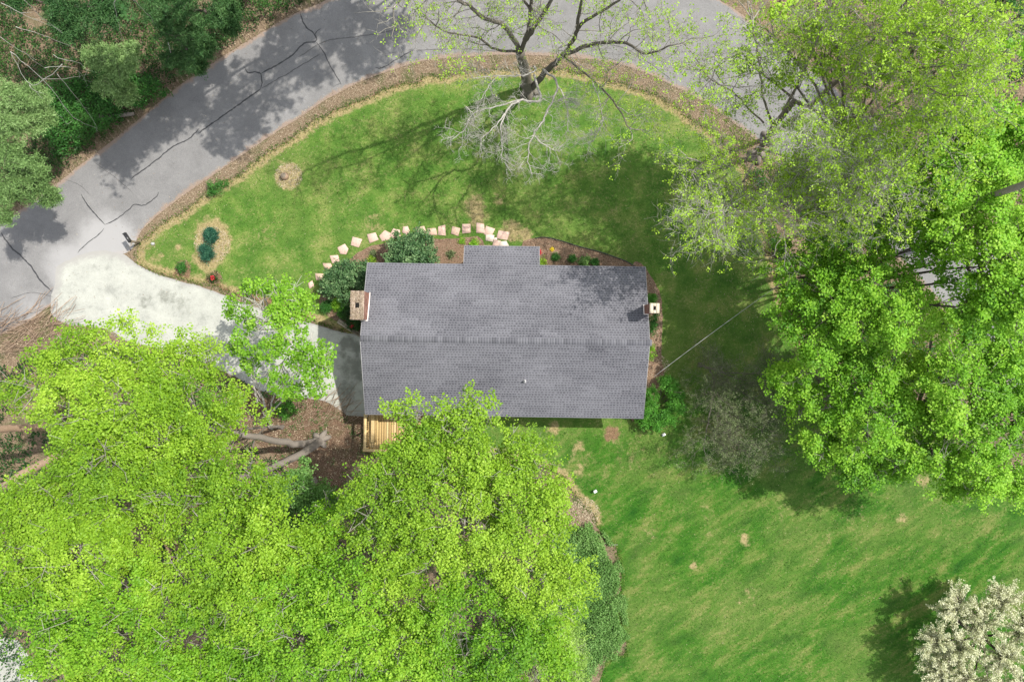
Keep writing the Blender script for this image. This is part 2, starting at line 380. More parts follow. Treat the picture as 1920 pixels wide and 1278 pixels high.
LAWN = [(252,482),(272,446),(318,412),(352,392),(392,360),(420,343),(462,322),(500,290),(530,272),(562,245),(600,224),(640,206),(700,178),(780,152),(860,137),(960,131),(1060,133),(1130,146),(1200,168),(1262,200),(1330,248),(1388,305),(1415,370),(1440,450),(1465,560),(1500,640),(1560,700),(1640,740),(1760,790),(1850,860),(1960,960),(2060,1150),(2090,1700),(1120,1700),(1120,1290),(1172,1218),(1150,1150),(1166,1090),(1156,1035),(1128,1000),(1112,965),(1080,930),(1045,890),(960,860),(820,850),(690,850),(690,790),(700,760),(712,650),(660,632),(610,606),(560,592),(500,572),(450,556),(420,541),(380,532),(330,520),(285,505),(258,494)]
lawn_o = rough_poly(smooth_poly([G(*p) for p in LAWN], 0.22), 0.20, 1.1)
BED_L = [(598,560),(606,530),(632,505),(660,482),(690,464),(722,455),(770,450),(830,448),(872,446),(905,452),(905,530),(730,530),(728,640),(700,640),(672,627),(640,606),(612,590)]
BED_R = [(978,462),(990,449),(1022,446),(1050,452),(1085,463),(1120,472),(1150,482),(1176,492),(1196,505),(1190,530),(1000,530)]
BED_E = [(1182,505),(1222,520),(1238,560),(1242,600),(1240,650),(1243,700),(1232,745),(1200,770),(1180,770)]
bedl_o = rough_poly(smooth_poly([G(*p) for p in BED_L], 0.2), 0.07, 2)
bedr_o = rough_poly(smooth_poly([G(*p) for p in BED_R], 0.2), 0.03, 2)
bede_o = rough_poly(smooth_poly([G(*p) for p in BED_E], 0.2), 0.09, 2)

# ------------------------------------------------------------------ setting: ground, road, drive, lawn, beds
MBg = MB(); MBg.add([(-300,-300,-0.004),(300,-300,-0.004),(300,300,-0.004),(-300,300,-0.004)], [(0,1,2,3)])
tag(MBg.build("ground", M['litter']), kind='structure')

lawn_xy = lawn_o
dry_s = spots([(541,330,26,1.0),(420,342,22,.75),(330,398,26,.8),(398,440,34,.95),(404,452,34,.9),(390,482,30,.95),(330,467,8,1),(287,457,8,.8),(300,480,14,.6),(500,440,30,.45),
               (890,385,24,.75),(935,375,18,.6),(895,410,22,.75),(960,432,24,.8),(985,440,16,.9),(700,415,30,.5),(1040,803,14,.9),(1052,832,8,.7),(1085,832,7,.7),(1147,812,24,.55),
               (1098,965,28,1),(1078,945,16,.9),(1160,1210,16,.9),(1395,1010,14,.8),(1300,1062,8,.9),(1550,1010,12,.7),(1330,1008,12,.6),(1690,970,16,.6),(1730,900,20,.6),(1620,880,22,.6),
               (1360,810,50,.5),(1232,650,12,.9),(1234,690,14,.9),(1085,880,18,.6),(1210,700,8,.5),(1240,470,20,.35),(1390,390,30,.45),(1300,560,20,.4),(1060,905,18,.65),(1180,850,50,.42),(1090,860,40,.45),(1130,890,40,.4),(1240,850,30,.4),(1330,960,30,.42),(1470,960,30,.42),(1600,960,40,.42),(1400,1120,40,.42),(1220,1000,30,.4)])
soil_s = spots([(541,329,9,.9),(344,503,15,1.0),(402,522,15,1.0),(466,545,14,.9),(1147,812,20,.72),(420,547,14,.8),(448,562,14,.9),(500,570,20,.7),(1500,600,30,.9),(1480,480,30,.8),(1378,845,22,.55),(1300,684,8,.9)])
def lawn_dry(X, Y):
    d = edge_dist(lawn_xy[::3], X, Y)
    e = np.clip(1.05 - d/0.8, 0, 1) * np.where((Y < -11) & (X < 12), .25, 1.0)
    return np.maximum(dry_s(X, Y), e)
def lawn_soil(X, Y):
    d = edge_dist(lawn_xy[::3], X, Y); return np.maximum(soil_s(X, Y), np.clip(0.62 - d/0.35, 0, 1) * np.where((Y < -11) & (X < 12), .3, 1.0))
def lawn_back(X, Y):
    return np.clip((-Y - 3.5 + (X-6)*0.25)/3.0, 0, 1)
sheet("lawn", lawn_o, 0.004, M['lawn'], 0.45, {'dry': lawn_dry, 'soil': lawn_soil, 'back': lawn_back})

road = sheet("road", road_o, 0.012, M['asphalt'], 0.7, {
    'edge': lambda X, Y: np.clip(1.0 - edge_dist(road_o[::3], X, Y)/0.35, 0, 1),
    'pale': spots([(200,455,60,1.0),(60,585,50,.6),(230,470,40,1.0),(130,500,50,.9)])})
trk = [(100+22*k, 540+5.2*k+dy, 9, .42) for k in range(27) for dy in (-14, 28)]
stain = spots(trk + [(310,555,18,.75),(275,562,14,.65),(345,575,24,.6),(330,560,20,.6),(265,575,10,.8),(650,640,14,1.0),(668,652,14,1.0),(640,660,12,.8),(660,690,30,.8),(650,730,26,.75),(680,700,20,.8),(700,600,20,.5),(588,752,14,1.0),(572,748,10,1.0),(625,735,14,.6),(180,500,14,.5),(440,620,40,.35),(500,660,50,.35),(560,700,40,.45)])
drive = sheet("driveway", drive_o, 0.018, M['drive'], 0.4, {'edge': lambda X, Y: np.clip(1.0 - edge_dist(drive_o[::3], X, Y)/np.where((X < -22.5) & (Y > 1.5), 1.1, 0.25), 0, 1), 'stain': stain})
pad = [(-200,1180),(10,1195),(40,1210),(62,1240),(80,1290),(120,1400),(-200,1400)]
sheet("neighbour_driveway", rough_poly(smooth_poly([G(*p) for p in pad], 0.3), 0.05), 0.014, M['drive'], 0.6,
      {'edge': lambda X, Y: X*0, 'stain': lambda X, Y: X*0})
def dome(o, hgt):
    return lambda X, Y: hgt*np.clip(edge_dist(o[::2], X, Y)/0.5, 0, 1)
sheet("mulch_bed", bedl_o, 0.02, M['mulch'], 0.4, zfun=dome(bedl_o, .06))
sheet("mulch_bed", bedr_o, 0.02, M['mulch'], 0.4, zfun=dome(bedr_o, .06))
sheet("mulch_bed", bede_o, 0.02, M['mulch'], 0.4, zfun=dome(bede_o, .05))
# bare earth under the maples by the deck
yard = [(560,742),(610,752),(645,775),(700,785),(690,850),(655,880),(640,935),(600,950),(560,900),(520,860),(470,820),(440,770),(450,735),(500,738)]
yard_o = rough_poly(smooth_poly([G(*p) for p in yard], 0.25), 0.12)
sheet("bare_earth", yard_o, 0.008, litter_material("earth_and_chips", (0.05, 0.032, 0.022), (0.13, 0.083, 0.056), (0.27, 0.19, 0.14), 1.6, 0.25), 0.5)

# tarred cracks in the road: parts of the road
def strip(name, px, w, mat, z):
    pts = smooth_poly([G(*p) for p in px], 0.12, closed=False)
    vs = []; fs = []; n = len(pts)
    for i, p in enumerate(pts):
        a = pts[max(0, i-1)]; b = pts[min(n-1, i+1)]; dx, dy = b[0]-a[0], b[1]-a[1]; l = math.hypot(dx, dy) or 1
        q = Vector((p[0]*4, p[1]*4, 0)); j = 0.05*mnoise.noise(q); ww = w*(0.75+0.5*mnoise.noise(q*2+Vector((9,9,9))))*min(1, 0.25+min(i, n-1-i)/4)
        cx, cy = p[0]-dy/l*j, p[1]+dx/l*j
        vs += [(cx-dy/l*ww/2, cy+dx/l*ww/2, z), (cx+dy/l*ww/2, cy-dx/l*ww/2, z)]
    fs = [(2*i, 2*i+1, 2*i+3, 2*i+2) for i in range(n-1)]
    m = MB(); m.add(vs, fs); return m.build(name, mat, road)
zc = 0.016
for px, w in [([(563,24),(568,40),(575,52),(590,65),(592,78),(570,82),(548,104),(520,122),(489,138)], .10),
              ([(602,54),(592,61),(591,72)], .08), ([(594,80),(608,100),(618,122),(640,158)], .08),
              ([(458,126),(465,137),(478,135),(489,139),(491,156),(488,168)], .09),
              ([(489,167),(450,195),(412,222),(372,250)], .10), ([(374,241),(352,262),(325,275),(290,303),(246,335)], .09),
              ([(640,157),(630,160),(625,165)], .06), ([(152,364),(165,385),(185,408),(197,421)], .08),
              ([(197,421),(215,413),(240,395),(252,384),(270,385),(290,372),(298,360)], .07),
              ([(196,428),(185,440),(165,455),(146,474)], .06), ([(2,436),(20,462),(40,480),(60,502),(80,530),(98,546)], .11),
              ([(703,127),(718,127),(750,108),(776,94)], .07)]:
    strip("tar_seam", px, w, M['tar'], zc); zc += 0.0004
for px, w in [([(491,166),(540,138),(600,102)], .06), ([(560,108),(610,78),(680,68),(748,56)], .05), ([(780,95),(860,92),(950,98)], .05),
              ([(178,305),(196,318),(225,340),(250,362)], .03), ([(120,335),(150,348),(170,368)], .03), ([(900,18),(960,16),(1050,22)], .04),
              ([(1100,75),(1180,95),(1260,150)], .04), ([(20,560),(60,548),(100,556)], .04)]:
    strip("crack", px, w, M['thin_crack'], zc); zc += 0.0004

# ------------------------------------------------------------------ house
H_RZ = math.radians(-0.85)
house = empty("house", (-0.37, 0.02, 0), H_RZ)
tag(house, "single-storey house under a long grey shingled roof in the middle of the lawn", "house")
XL, XR = -7.62, 7.62
HR, SL = 4.60, 0.36                      # ridge height, slope
YE = 4.14                                # eave
zroof = lambda y: HR - SL*abs(y)
PX0, PX1, PYE = -2.33, 1.80, 5.22        # porch roof
M['wood_white'] = M['fascia']
# walls with openings trimmed around them
wl = MB(); x0, x1, y0, y1 = XL+.42, XR-.42, -3.65, 3.65
zt = zroof(3.65) - .12
wl.box(x0, x1, y1-.15, y1, 0, zt); wl.box(x0, x1, y0, y0+.15, 0, zt)
wl.box(x0, x0+.15, y0+.15, y1-.15, 0, zt); wl.box(x1-.15, x1, y0+.15, y1-.15, 0, zt)
for xa, xb in ((x0, x0+.15), (x1-.15, x1)):
    wl.add([(xa,y0,zt),(xb,y0,zt),(xb,y1,zt),(xa,y1,zt),(xa,0,HR-.14),(xb,0,HR-.14)], [(0,4,3),(1,2,5),(0,1,5,4),(3,4,5,2)])
wl.build("wall", M['siding'], house)
for k in range(16):                      # clapboards, back and front, as proud courses
    z = .2 + k*.16
    if z > zt-.2: break
    for yy in (y1+.008, y0-.008):
        b = MB(); b.box(x0, x1, yy-.012, yy+.012, z, z+.145); b.build("siding_board", M['siding'], house)
def window(cx, y, w, h, zc_, side):
    f = MB(); s = 1 if side > 0 else -1
    ya, yb = sorted((y+s*.025, y+s*.07))
    for (a, b, c, d) in ((cx-w/2-.08, cx+w/2+.08, zc_+h/2, zc_+h/2+.08), (cx-w/2-.08, cx+w/2+.08, zc_-h/2-.08, zc_-h/2), (cx-w/2-.08, cx-w/2, zc_-h/2, zc_+h/2), (cx+w/2, cx+w/2+.08, zc_-h/2, zc_+h/2), (cx-.02, cx+.02, zc_-h/2, zc_+h/2)):
        f.box(a, b, ya, yb, c, d)
    fo = f.build("window", M['fascia'], house)
    g = MB(); yg = y+s*.035; g.box(cx-w/2, cx+w/2, min(y+s*.024, yg), max(y+s*.024, yg), zc_-h/2, zc_+h/2); g.build("pane", M['glass'], fo)
for cx, w in ((-5.4,1.6),(-3.6,1.2),(3.6,2.0),(6.0,1.2)): window(cx, y1, w, 1.2, 1.5, 1)
for cx, w in ((-1.6,1.8),(1.4,1.2),(4.4,1.8)): window(cx, y0, w, 1.2, 1.5, -1)
dr = MB(); dr.box(-.75, .2, y1+.024, y1+.08, .2, 2.25); d_o = dr.build("door", M['door'], house)
dh = MB(); dh.tube([(-.66, y1+.09, 1.15), (-.56, y1+.12, 1.15)], .025); dh.build("handle", M['black'], d_o)
# garage door in the gable end above the driveway
gd = MB()
for k in range(4): gd.box(x0-.05, x0-.01, -2.9, -.4, .05+k*.54, .05+k*.54+.52)
gd.build("garage_door", M['fascia'], house)
pf = MB(); pf.box(PX0+.3, PX1-.3, y1+.03, PYE-.15, .0, .18); pf.build("porch_floor", M['concrete'], house)
for px_ in (PX0+.45, -.3, PX1-.45):
    c = MB(); zt2 = zroof(PYE-.3)-.15
    c.box(px_-.07, px_+.07, PYE-.42, PYE-.28, .18, zt2); c.build("porch_post", M['fascia'], house)
# roof
roof = MB()
T = .10
def slab(xa, xb, ya, yb):
    za, zb = zroof(ya), zroof(yb)
    roof.add([(xa,ya,za-T),(xb,ya,za-T),(xb,yb,zb-T),(xa,yb,zb-T),(xa,ya,za),(xb,ya,za),(xb,yb,zb),(xa,yb,zb)],
             [(0,3,2,1),(4,5,6,7),(0,1,5,4),(1,2,6,5),(2,3,7,6),(3,0,4,7)])
slab(XL, XR, 0, YE); slab(XL, XR, -YE, 0); slab(PX0, PX1, YE, PYE)
roof_o = roof.build("roof", M['timber'], house)
# courses of laminated shingles with raised tabs
sh = MB(); EXP = .132
nrm = Vector((0, SL, 1)).normalized()
def course(sgn, ybot, ytop, xa, xb, row):
    """one course of laminated strips: a proud lower lip, and between its tabs the darker under-layer shows as notches"""
    nv = Vector((0, sgn*SL, 1)).normalized()
    def pt(x, y, up): return Vector((x, sgn*y, zroof(y))) + nv*up
    def quad(xs, xe, y1, y2, u1, u2, t):
        q = [pt(xs, y1, u1), pt(xe, y1, u1), pt(xe, y2, u2), pt(xs, y2, u2)]
        sh.add(q, [(0,1,2,3)] if sgn < 0 else [(3,2,1,0)], min(1, max(0, t)))
    x = xa - rnd(0, .9)
    while x < xb:                                     # strips
        w = rnd(.55, .95); xe = min(x+w, xb); xs = max(x, xa)
        if xe - xs > .01:
            patch = mnoise.noise(Vector((xs*.35, ybot*.5, sgn)))*.22 + mnoise.noise(Vector((xs*1.3, ybot*1.2, sgn+5)))*.14
            t = .60 + patch + rnd(-.07, .07)
            quad(xs, xe, ybot, ytop, .009, .003, t)
            q = [pt(xs, ybot, .001), pt(xe, ybot, .001), pt(xe, ybot, .009), pt(xs, ybot, .009)]
            sh.add(q, [(0,1,2,3)] if sgn < 0 else [(3,2,1,0)], max(0, t-.5))
            yt = ybot - EXP
            quad(xs, xe, yt+.020, yt, .0065, .006, t-.30)
            xx = xs + rnd(0, .06)
            while xx < xe - .05:
                nw = rnd(.07, .115); ne = min(xx+nw, xe); quad(xx, ne, yt+EXP*rnd(.50, .62), yt+.0195, .0095, .0085, t-rnd(.34, .50))
                xx += nw + rnd(.055, .10)
        x += w
rows = int(YE/EXP)+1
for sgn in (1, -1):
    for r_ in range(rows):
        yb = YE + .03 - r_*EXP
        if yb < .1: break
        course(sgn, yb, max(0.02, yb-EXP-.03), XL-.02, XR+.02, r_)
for r_ in range(9):
    yb = PYE + .03 - r_*EXP
    if yb < YE + .1: break
    course(1, yb, yb-EXP-.03, PX0-.02, PX1+.02, r_)
sh.build("shingles", M['shingle'], roof_o, kind='stuff')
# ridge caps, one object each
caps = []
nc = int((XR-XL)/.145)
for k in range(nc+1):
    xa = XL - .02 + k*.145
    if k < 6:
        pass
    m = MB(); w = .165; y = .165; zr = HR+.012
    t = min(1, max(0, .68 + rnd(-.22, .26)))
    up = .012
    m.add([(0,-y,zr-SL*y+up),(0,0,zr+.012+up),(0,y,zr-SL*y+up),(w,-y,zr-SL*y),(w,0,zr+.012),(w,y,zr-SL*y),
           (0,-y,zr-SL*y-.015),(0,0,zr-.006),(0,y,zr-SL*y-.015)], [(0,3,4,1),(1,4,5,2),(6,0,1,7),(7,1,2,8)], t)
    o = m.build("ridge_shingle", M['shingle'], roof_o); o.location = (xa, 0, 0)
# fascia, rakes, gutters, soffit trim
def bar(name, a, b, w, h, mat, parent): 
    m = MB(); m.obox(a, b, w, h); return m.build(name, mat, parent)
for s in (1, -1):
    for xx in (XL-.022, XR+.022):
        bar("rake_board", (xx, s*.012, HR-.07), (xx, s*YE, zroof(YE)-.07), .025, .16, M['edge_trim'], roof_o)
for (xa, xb, yy) in ((XL, PX0-.03, YE), (PX1+.03, XR, YE), (XL, XR, -YE), (PX0, PX1, PYE)):
    s = 1 if yy > 0 else -1
    bar("fascia", (xa, yy+s*.02, zroof(yy)-.1), (xb, yy+s*.02, zroof(yy)-.1), .03, .17, M['edge_trim'], roof_o)
for xx in (PX0-.022, PX1+.022):
    bar("rake_board", (xx, YE+.03, zroof(YE)-.075), (xx, PYE, zroof(PYE)-.075), .025, .16, M['edge_trim'], roof_o)
# plumbing vent
def H2L(px, py, h):
    v = P(px, py, h) - Vector((-0.37, .02, 0)); c, s = math.cos(-H_RZ), math.sin(-H_RZ)
    return Vector((v.x*c - v.y*s, v.x*s + v.y*c, h))
v = H2L(984, 714, 3.9); zb = zroof(v.y)
vp = MB(); vp.tube([(v.x, v.y, zb-.02), (v.x, v.y, zb+.28)], .05, 12); vo = vp.build("vent_pipe", M['white'], roof_o)
vp = MB(); vp.box(v.x-.07, v.x+.07, v.y-.11, v.y+.07, zb+.02, zb+.045); vp.build("vent_flashing", M['edge_trim'], roof_o)
vp = MB(); vp.tube([(v.x, v.y, zb+.281), (v.x, v.y, zb+.284)], .036, 12); vp.build("vent_opening", M['hole_shade'], roof_o)  # flat disc on the closed pipe end, coloured as the shade inside
# chimneys
def chimney(cx, cy, sx, sy, top, capm, hole, flash_right, over=.0, rounded=False):
    c = empty("chimney"); c.parent = house
    core = MB(); core.box(cx-sx/2+.012, cx+sx/2-.012, cy-sy/2+.012, cy+sy/2-.012, 0, top-.1)
    core.build("mortar_core", M['mortar'], c)
    b = MB(); z = .0; k = 0; bl, bh = .20, .065
    while z < top-.12:
        off = (k % 2)*.1
        for (ax, n0, n1, fx, sgn) in ((0, cx-sx/2, cx+sx/2, cy-sy/2, -1), (0, cx-sx/2, cx+sx/2, cy+sy/2, 1), (1, cy-sy/2, cy+sy/2, cx-sx/2, -1), (1, cy-sy/2, cy+sy/2, cx+sx/2, 1)):
            x = n0 - off
            while x < n1-.02:
                a, e = max(x, n0), min(x+bl, n1)
                if e-a > .04 and z > 2.2:
                    d = rnd(.0, .006)
                    if ax == 0: ya, yb = sorted((fx - sgn*.05, fx + sgn*d)); b.box(a+.006, e-.006, ya, yb, z, z+bh-.01, R.random())
                    else: xa, xb = sorted((fx - sgn*.05, fx + sgn*d)); b.box(xa, xb, a+.006, e-.006, z, z+bh-.01, R.random())
                x += bl
        z += bh; k += 1
    b.build("brickwork", M['brick'], c, kind='stuff')
    m = MB(); hw, hh = hole
    o = over
    X0, X1, Y0, Y1 = cx-sx/2-o, cx+sx/2+o, cy-sy/2-o, cy+sy/2+o
    for (a, b_, c_, d) in ((X0, cx-hw, Y0, Y1), (cx+hw, X1, Y0, Y1), (cx-hw, cx+hw, Y0, cy-hh), (cx-hw, cx+hw, cy+hh, Y1)):
        m.box(a, b_, c_, d, top-.1, top)
    m.build("cap", capm, c)
    m = MB(); m.box(cx-hw, cx+hw, cy-hh, cy+hh, top-.4, top-.085); m.build("flue", M['hole_shade'], c)  # solid block; its dark colour replaces the depth shade of the hole
    zf = zroof(cy)
    m = MB()
    xs = cx + (sx/2 if flash_right else -sx/2)
    s = 1 if flash_right else -1
    za, zb_ = zroof(cy-sy/2), zroof(cy+sy/2)
    m.obox((xs+s*.03, cy-sy/2-.03, za+.05), (xs+s*.03, cy+sy/2+.03, zb_+.05), .05, .06)
    ylow = cy - sy/2 - .03
    m.obox((xs+s*.03, ylow, zroof(ylow)+.05), (cx, ylow, zroof(ylow)+.05), .05, .06)
    m.build("flashing", M['flash'], c)
    return c
c1 = H2L(669.5, 572, 5.2); chimney(c1.x, c1.y, .66, 1.46, 5.2, M['cap'], (.11, .13), True, .02)
c2 = H2L(1227.5, 577.5, 5.6); ch2 = chimney(c2.x, c2.y, .44, .46, 5.6, M['cap2'], (.07, .10), False, .025)
# debris lying on the broad chimney cap: twigs and chips
db = MB()
for _ in range(1100):
    x = c1.x + rnd(-.35, .35); y = c1.y + rnd(-.74, .74)
    if abs(x-c1.x) < .12 and abs(y-c1.y) < .14: continue
    a = rnd(0, math.pi); l = rnd(.03, .09); z = 5.205 + rnd(0, .015)
    db.add([(x-math.cos(a)*l/2, y-math.sin(a)*l/2, z), (x+math.sin(a)*.012, y-math.cos(a)*.012, z+.01), (x+math.cos(a)*l/2, y+math.sin(a)*l/2, z), (x-math.sin(a)*.012, y+math.cos(a)*.012, z+.01)], [(0,1,2,3)], R.random())
tag(db.build("leaf_debris", M['flake']), kind='stuff'); bpy.data.objects["leaf_debris"].location = house.location; bpy.data.objects["leaf_debris"].rotation_euler = (0,0,H_RZ)
# ball of vine/dry twigs around the broad chimney is built with the shrubs below

# ------------------------------------------------------------------ deck
deck = empty("deck", (0, 0, 0), H_RZ); deck.location = P(691, 838, 0.9); deck.location.z = 0
tag(deck, "new yellow wooden deck with railings behind the house, half under the lime tree", "deck")
DW, DD, DZ = 3.72, 2.05, .9
nb = 26
for k in range(nb):
    m = MB(); x = k*DW/nb
    m.box(x+.006, x+DW/nb-.006, .0, DD, DZ-.035+rnd(-.002, .002), DZ, R.random()); m.build("plank", M['wood'], deck)
for yy in (.02, DD/2, DD-.06):
    m = MB(); m.box(0.01, DW-.01, yy, yy+.04, DZ-.22, DZ-.037, .3); m.build("joist", M['wood'], deck)
for xx in (.045, DW/3, DW*2/3, DW-.045):
    m = MB(); m.box(xx-.045, xx+.045, -.05, .04, 0, DZ+.95, .4); m.build("post", M['wood'], deck)
for xx in (.0, DW):
    for yy in (1.0, DD-.1):
        m = MB(); m.box(xx-.05, xx+.04, yy-.045, yy+.045, 0, DZ+.95, .4); m.build("post", M['wood'], deck)
for (a, b) in (((-.12, -.02), (DW+.12, -.02)), ((-.01, .07), (-.01, DD)), ((DW+.0, .07), (DW+.0, DD))):
    m = MB(); m.obox((a[0], a[1], DZ+.97), (b[0], b[1], DZ+.97), .16, .035, .7); m.build("handrail", M['wood'], deck)
    m = MB(); m.obox((a[0], a[1], DZ+.12), (b[0], b[1], DZ+.12), .04, .08, .4); m.build("bottom_rail", M['wood'], deck)
for k in range(30):
    x = .12 + k*(DW-.24)/29
    m = MB(); m.box(x-.015, x+.015, -.04, -.005, DZ+.165, DZ+.945, .5); m.build("baluster", M['wood'], deck)
for xx in (-.01, DW):
    for k in range(15):
        y = .2 + k*(DD-.35)/14
        m = MB(); m.box(xx-.018, xx+.018, y-.015, y+.015, DZ+.165, DZ+.945, .5); m.build("baluster", M['wood'], deck)
for k in range(4):
    m = MB(); m.box(.3, 1.0, 1.0-.0, 1.0, 0, 0) if False else None
bn = empty("bench", deck.location, H_RZ); tag(bn, "low yellow wooden bench along the left rail of the deck", "bench")
for k in range(4):
    m = MB(); m.box(.22+k*.1, .31+k*.1, .35, 1.95, DZ+.41, DZ+.45, R.random()); m.build("slat", M['wood'], bn)
for yy in (.45, 1.75):
    for xx in (.26, .56):
        m = MB(); m.box(xx-.03, xx+.03, yy-.03, yy+.03, DZ, DZ+.408, .4); m.build("leg", M['wood'], bn)
st = empty("deck_stairs", deck.location + Vector((DW+.1, .2, 0)), H_RZ); tag(st, "narrow wooden steps going down from the right end of the deck", "stairs")
for k in range(5):
    m = MB(); z = DZ-.16*(k+1); m.box(.02+k*.26, .02+k*.26+.24, 0, .95, z, z+.04, R.random()); m.build("tread", M['timber'], st)
for yy in (-.03, .98):
    m = MB(); m.obox((0, yy, DZ-.1), (1.35, yy, .06), .04, .2, .4); m.build("stringer", M['timber'], st)

# ------------------------------------------------------------------ flagstones
path = empty("stepping_stone_path", (*G(720, 445), 0))
tag(path, "curving line of pink flagstones through the grass round the front flower bed", "stepping stones")
STN = [(583,534,8,0),(599,519,10,0),(615,499,11,0),(629.5,485,12,0),(644,468.5,12,0),(669,453,13,0),(699,445,14,0),(723,443,13,0),(741,438,12,0),(761,432,9,0),(789,432,12,0),(810,434,12,0),
       (828.5,432,13,0),(854,434,12,0),(874,428,13,0),(901,427.5,14,0),(917,433,13,0),(942,440,15,0),(918,446,10,1),(929,450,6,1),(930.5,457,10,0),(944,459,10,1),(893,462,8,1),(915,465,10,0),(935,470,11,1),(925,482,12,0)]
pinv = path.location.copy()
for i, (px, py, sz, pale) in enumerate(STN):
    x, y = G(px, py); r = sz/31.5*.92; n = R.choice((4, 4, 5)); a0 = rnd(0, 6.28)
    if n == 4: a0 = math.pi/4 + rnd(-.35, .35)
    pts = [(r*rnd(.88, 1.15)*math.cos(a0+2*math.pi*k/n+rnd(-.16, .16)), r*rnd(.82, 1.1)*math.sin(a0+2*math.pi*k/n+rnd(-.16, .16))) for k in range(n)]
    sx_ = rnd(.85, 1.2); pts = [(a_*sx_, b_/sx_) for a_, b_ in pts]
    m = MB(); m.prism(pts, 0, rnd(.02, .04), .5, .06); o = m.build("stone", M['stone_pale' if pale else R.choice(('stone', 'stone', 'stone_tan'))], path); o.location = (x-pinv.x, y-pinv.y, .012)

# ------------------------------------------------------------------ vegetation machinery
def unit(v): return v/np.maximum(1e-9, np.linalg.norm(v, axis=-1, keepdims=True))
def leaves_mesh(name, C, size, up=0.6, tint=None, out=None, aspect=.72, fold=.25, drop=0.0):
    """C: Nx3 leaf bases; out: Nx3 direction each leaf points to. Each leaf is a folded quad."""
    n = len(C)
    nrm_ = rng.normal(size=(n, 3)); nrm_[:, 2] = np.abs(nrm_[:, 2]); nrm_ = unit(nrm_*(1-up) + np.array([0, 0, 1.])*up)
    d = rng.normal(size=(n, 3)) if out is None else unit(out) + rng.normal(size=(n, 3))*.35
    d = unit(d - nrm_*np.sum(d*nrm_, 1, keepdims=True)); d[:, 2] -= drop; d = unit(d)
    b = np.cross(nrm_, d); s = size*rng.uniform(.6, 1.35, (n, 1)) if not hasattr(size, 'shape') else size.reshape(n, 1)
    tip = C + d*s; mid = C + d*s*.5
    V = np.empty((n, 4, 3)); V[:, 0] = C; V[:, 1] = mid + b*s*aspect/2 + nrm_*s*fold*.4; V[:, 2] = tip - nrm_*s*fold*.3; V[:, 3] = mid - b*s*aspect/2 + nrm_*s*fold*.4
    idx = np.arange(n*4)
    t = rng.random(n) if tint is None else tint
    return mesh_np(name, V.reshape(-1, 3), idx, np.full(n, 4), {'tint': np.repeat(np.clip(t, 0, 1), 4)})

def clusters(C, k, rad):
    """k leaves round each cluster point; returns leaf bases, outward dirs"""
    n = len(C); a = rng.uniform(0, 2*np.pi, (n, 1)) + np.arange(k)[None]*2*np.pi/k + rng.normal(size=(n, k))*.3
    e = rng.uniform(-.5, .45, (n, k))
    d = np.stack([np.cos(a)*np.cos(e), np.sin(a)*np.cos(e), np.sin(e)], -1)
    return (C[:, None, :] + d*rad).reshape(-1, 3), d.reshape(-1, 3)

def blob_clusters(blobs, dens, clump=.75, flat=.7, hollow=.35):
    """blobs: (x,y,z,r). Cluster points gathered in sub-clumps over the shells, mostly the upper side."""
    out = []; tone = []
    for (x, y, z, r) in blobs:
        n_cl = max(6, int(3.4*math.pi*r*r/(clump*clump)*1.0))
        u = rng.uniform(-.45, 1, n_cl); ph = rng.uniform(0, 2*np.pi, n_cl); rr = r*np.where(rng.random(n_cl) < .72, rng.uniform(.78, 1.03, n_cl), rng.uniform(hollow, .78, n_cl))
        s = np.sqrt(1-u*u)
        cc = np.stack([s*np.cos(ph)*rr, s*np.sin(ph)*rr, u*rr*flat], 1) + np.array([x, y, z])
        tot = int(dens*math.pi*r*r); k = max(3, tot//n_cl)
        sz = clump*rng.uniform(.45, 1.1, n_cl)
        off = rng.normal(size=(n_cl, k, 3))*.42*sz[:, None, None]; off[..., 2] *= .5
        off[..., 2] -= .25*(off[..., 0]**2+off[..., 1]**2)/np.maximum(.1, sz[:, None])
        out.append((cc[:, None, :] + off).reshape(-1, 3)); tone.append(np.repeat(rng.normal(0, .13, n_cl), k))
    return np.concatenate(out), np.concatenate(tone)

def seg_mesh(name, segs, sides=3):
    """segs Nx8: p0 r0 p1 r1 -> tapered prisms"""
    S = np.asarray(segs, dtype=np.float64); n = len(S)
    p0, r0, p1, r1 = S[:, 0:3], S[:, 3], S[:, 4:7], S[:, 7]
    d = unit(p1-p0); ref = np.where(np.abs(d[:, 2:3]) < .9, np.array([[0, 0, 1.]]), np.array([[1., 0, 0]]))
    a = unit(np.cross(d, ref)); b = np.cross(d, a)
    ang = 2*np.pi*np.arange(sides)/sides
    ring = a[:, None, :]*np.cos(ang)[None, :, None] + b[:, None, :]*np.sin(ang)[None, :, None]
    V = np.concatenate([p0[:, None]+ring*r0[:, None, None], p1[:, None]+ring*r1[:, None, None]], 1)
    base = (np.arange(n)*2*sides)[:, None, None]
    k = np.arange(sides); q = np.stack([k, (k+1) % sides, sides+(k+1) % sides, sides+k], 1)[None]
    Fq = (base+q).reshape(-1)
    t = np.repeat(rng.uniform(.2, .9, n), 2*sides)
    return mesh_np(name, V.reshape(-1, 3), Fq, np.full(n*sides, 4), {'tint': t}, smooth=sides > 4)

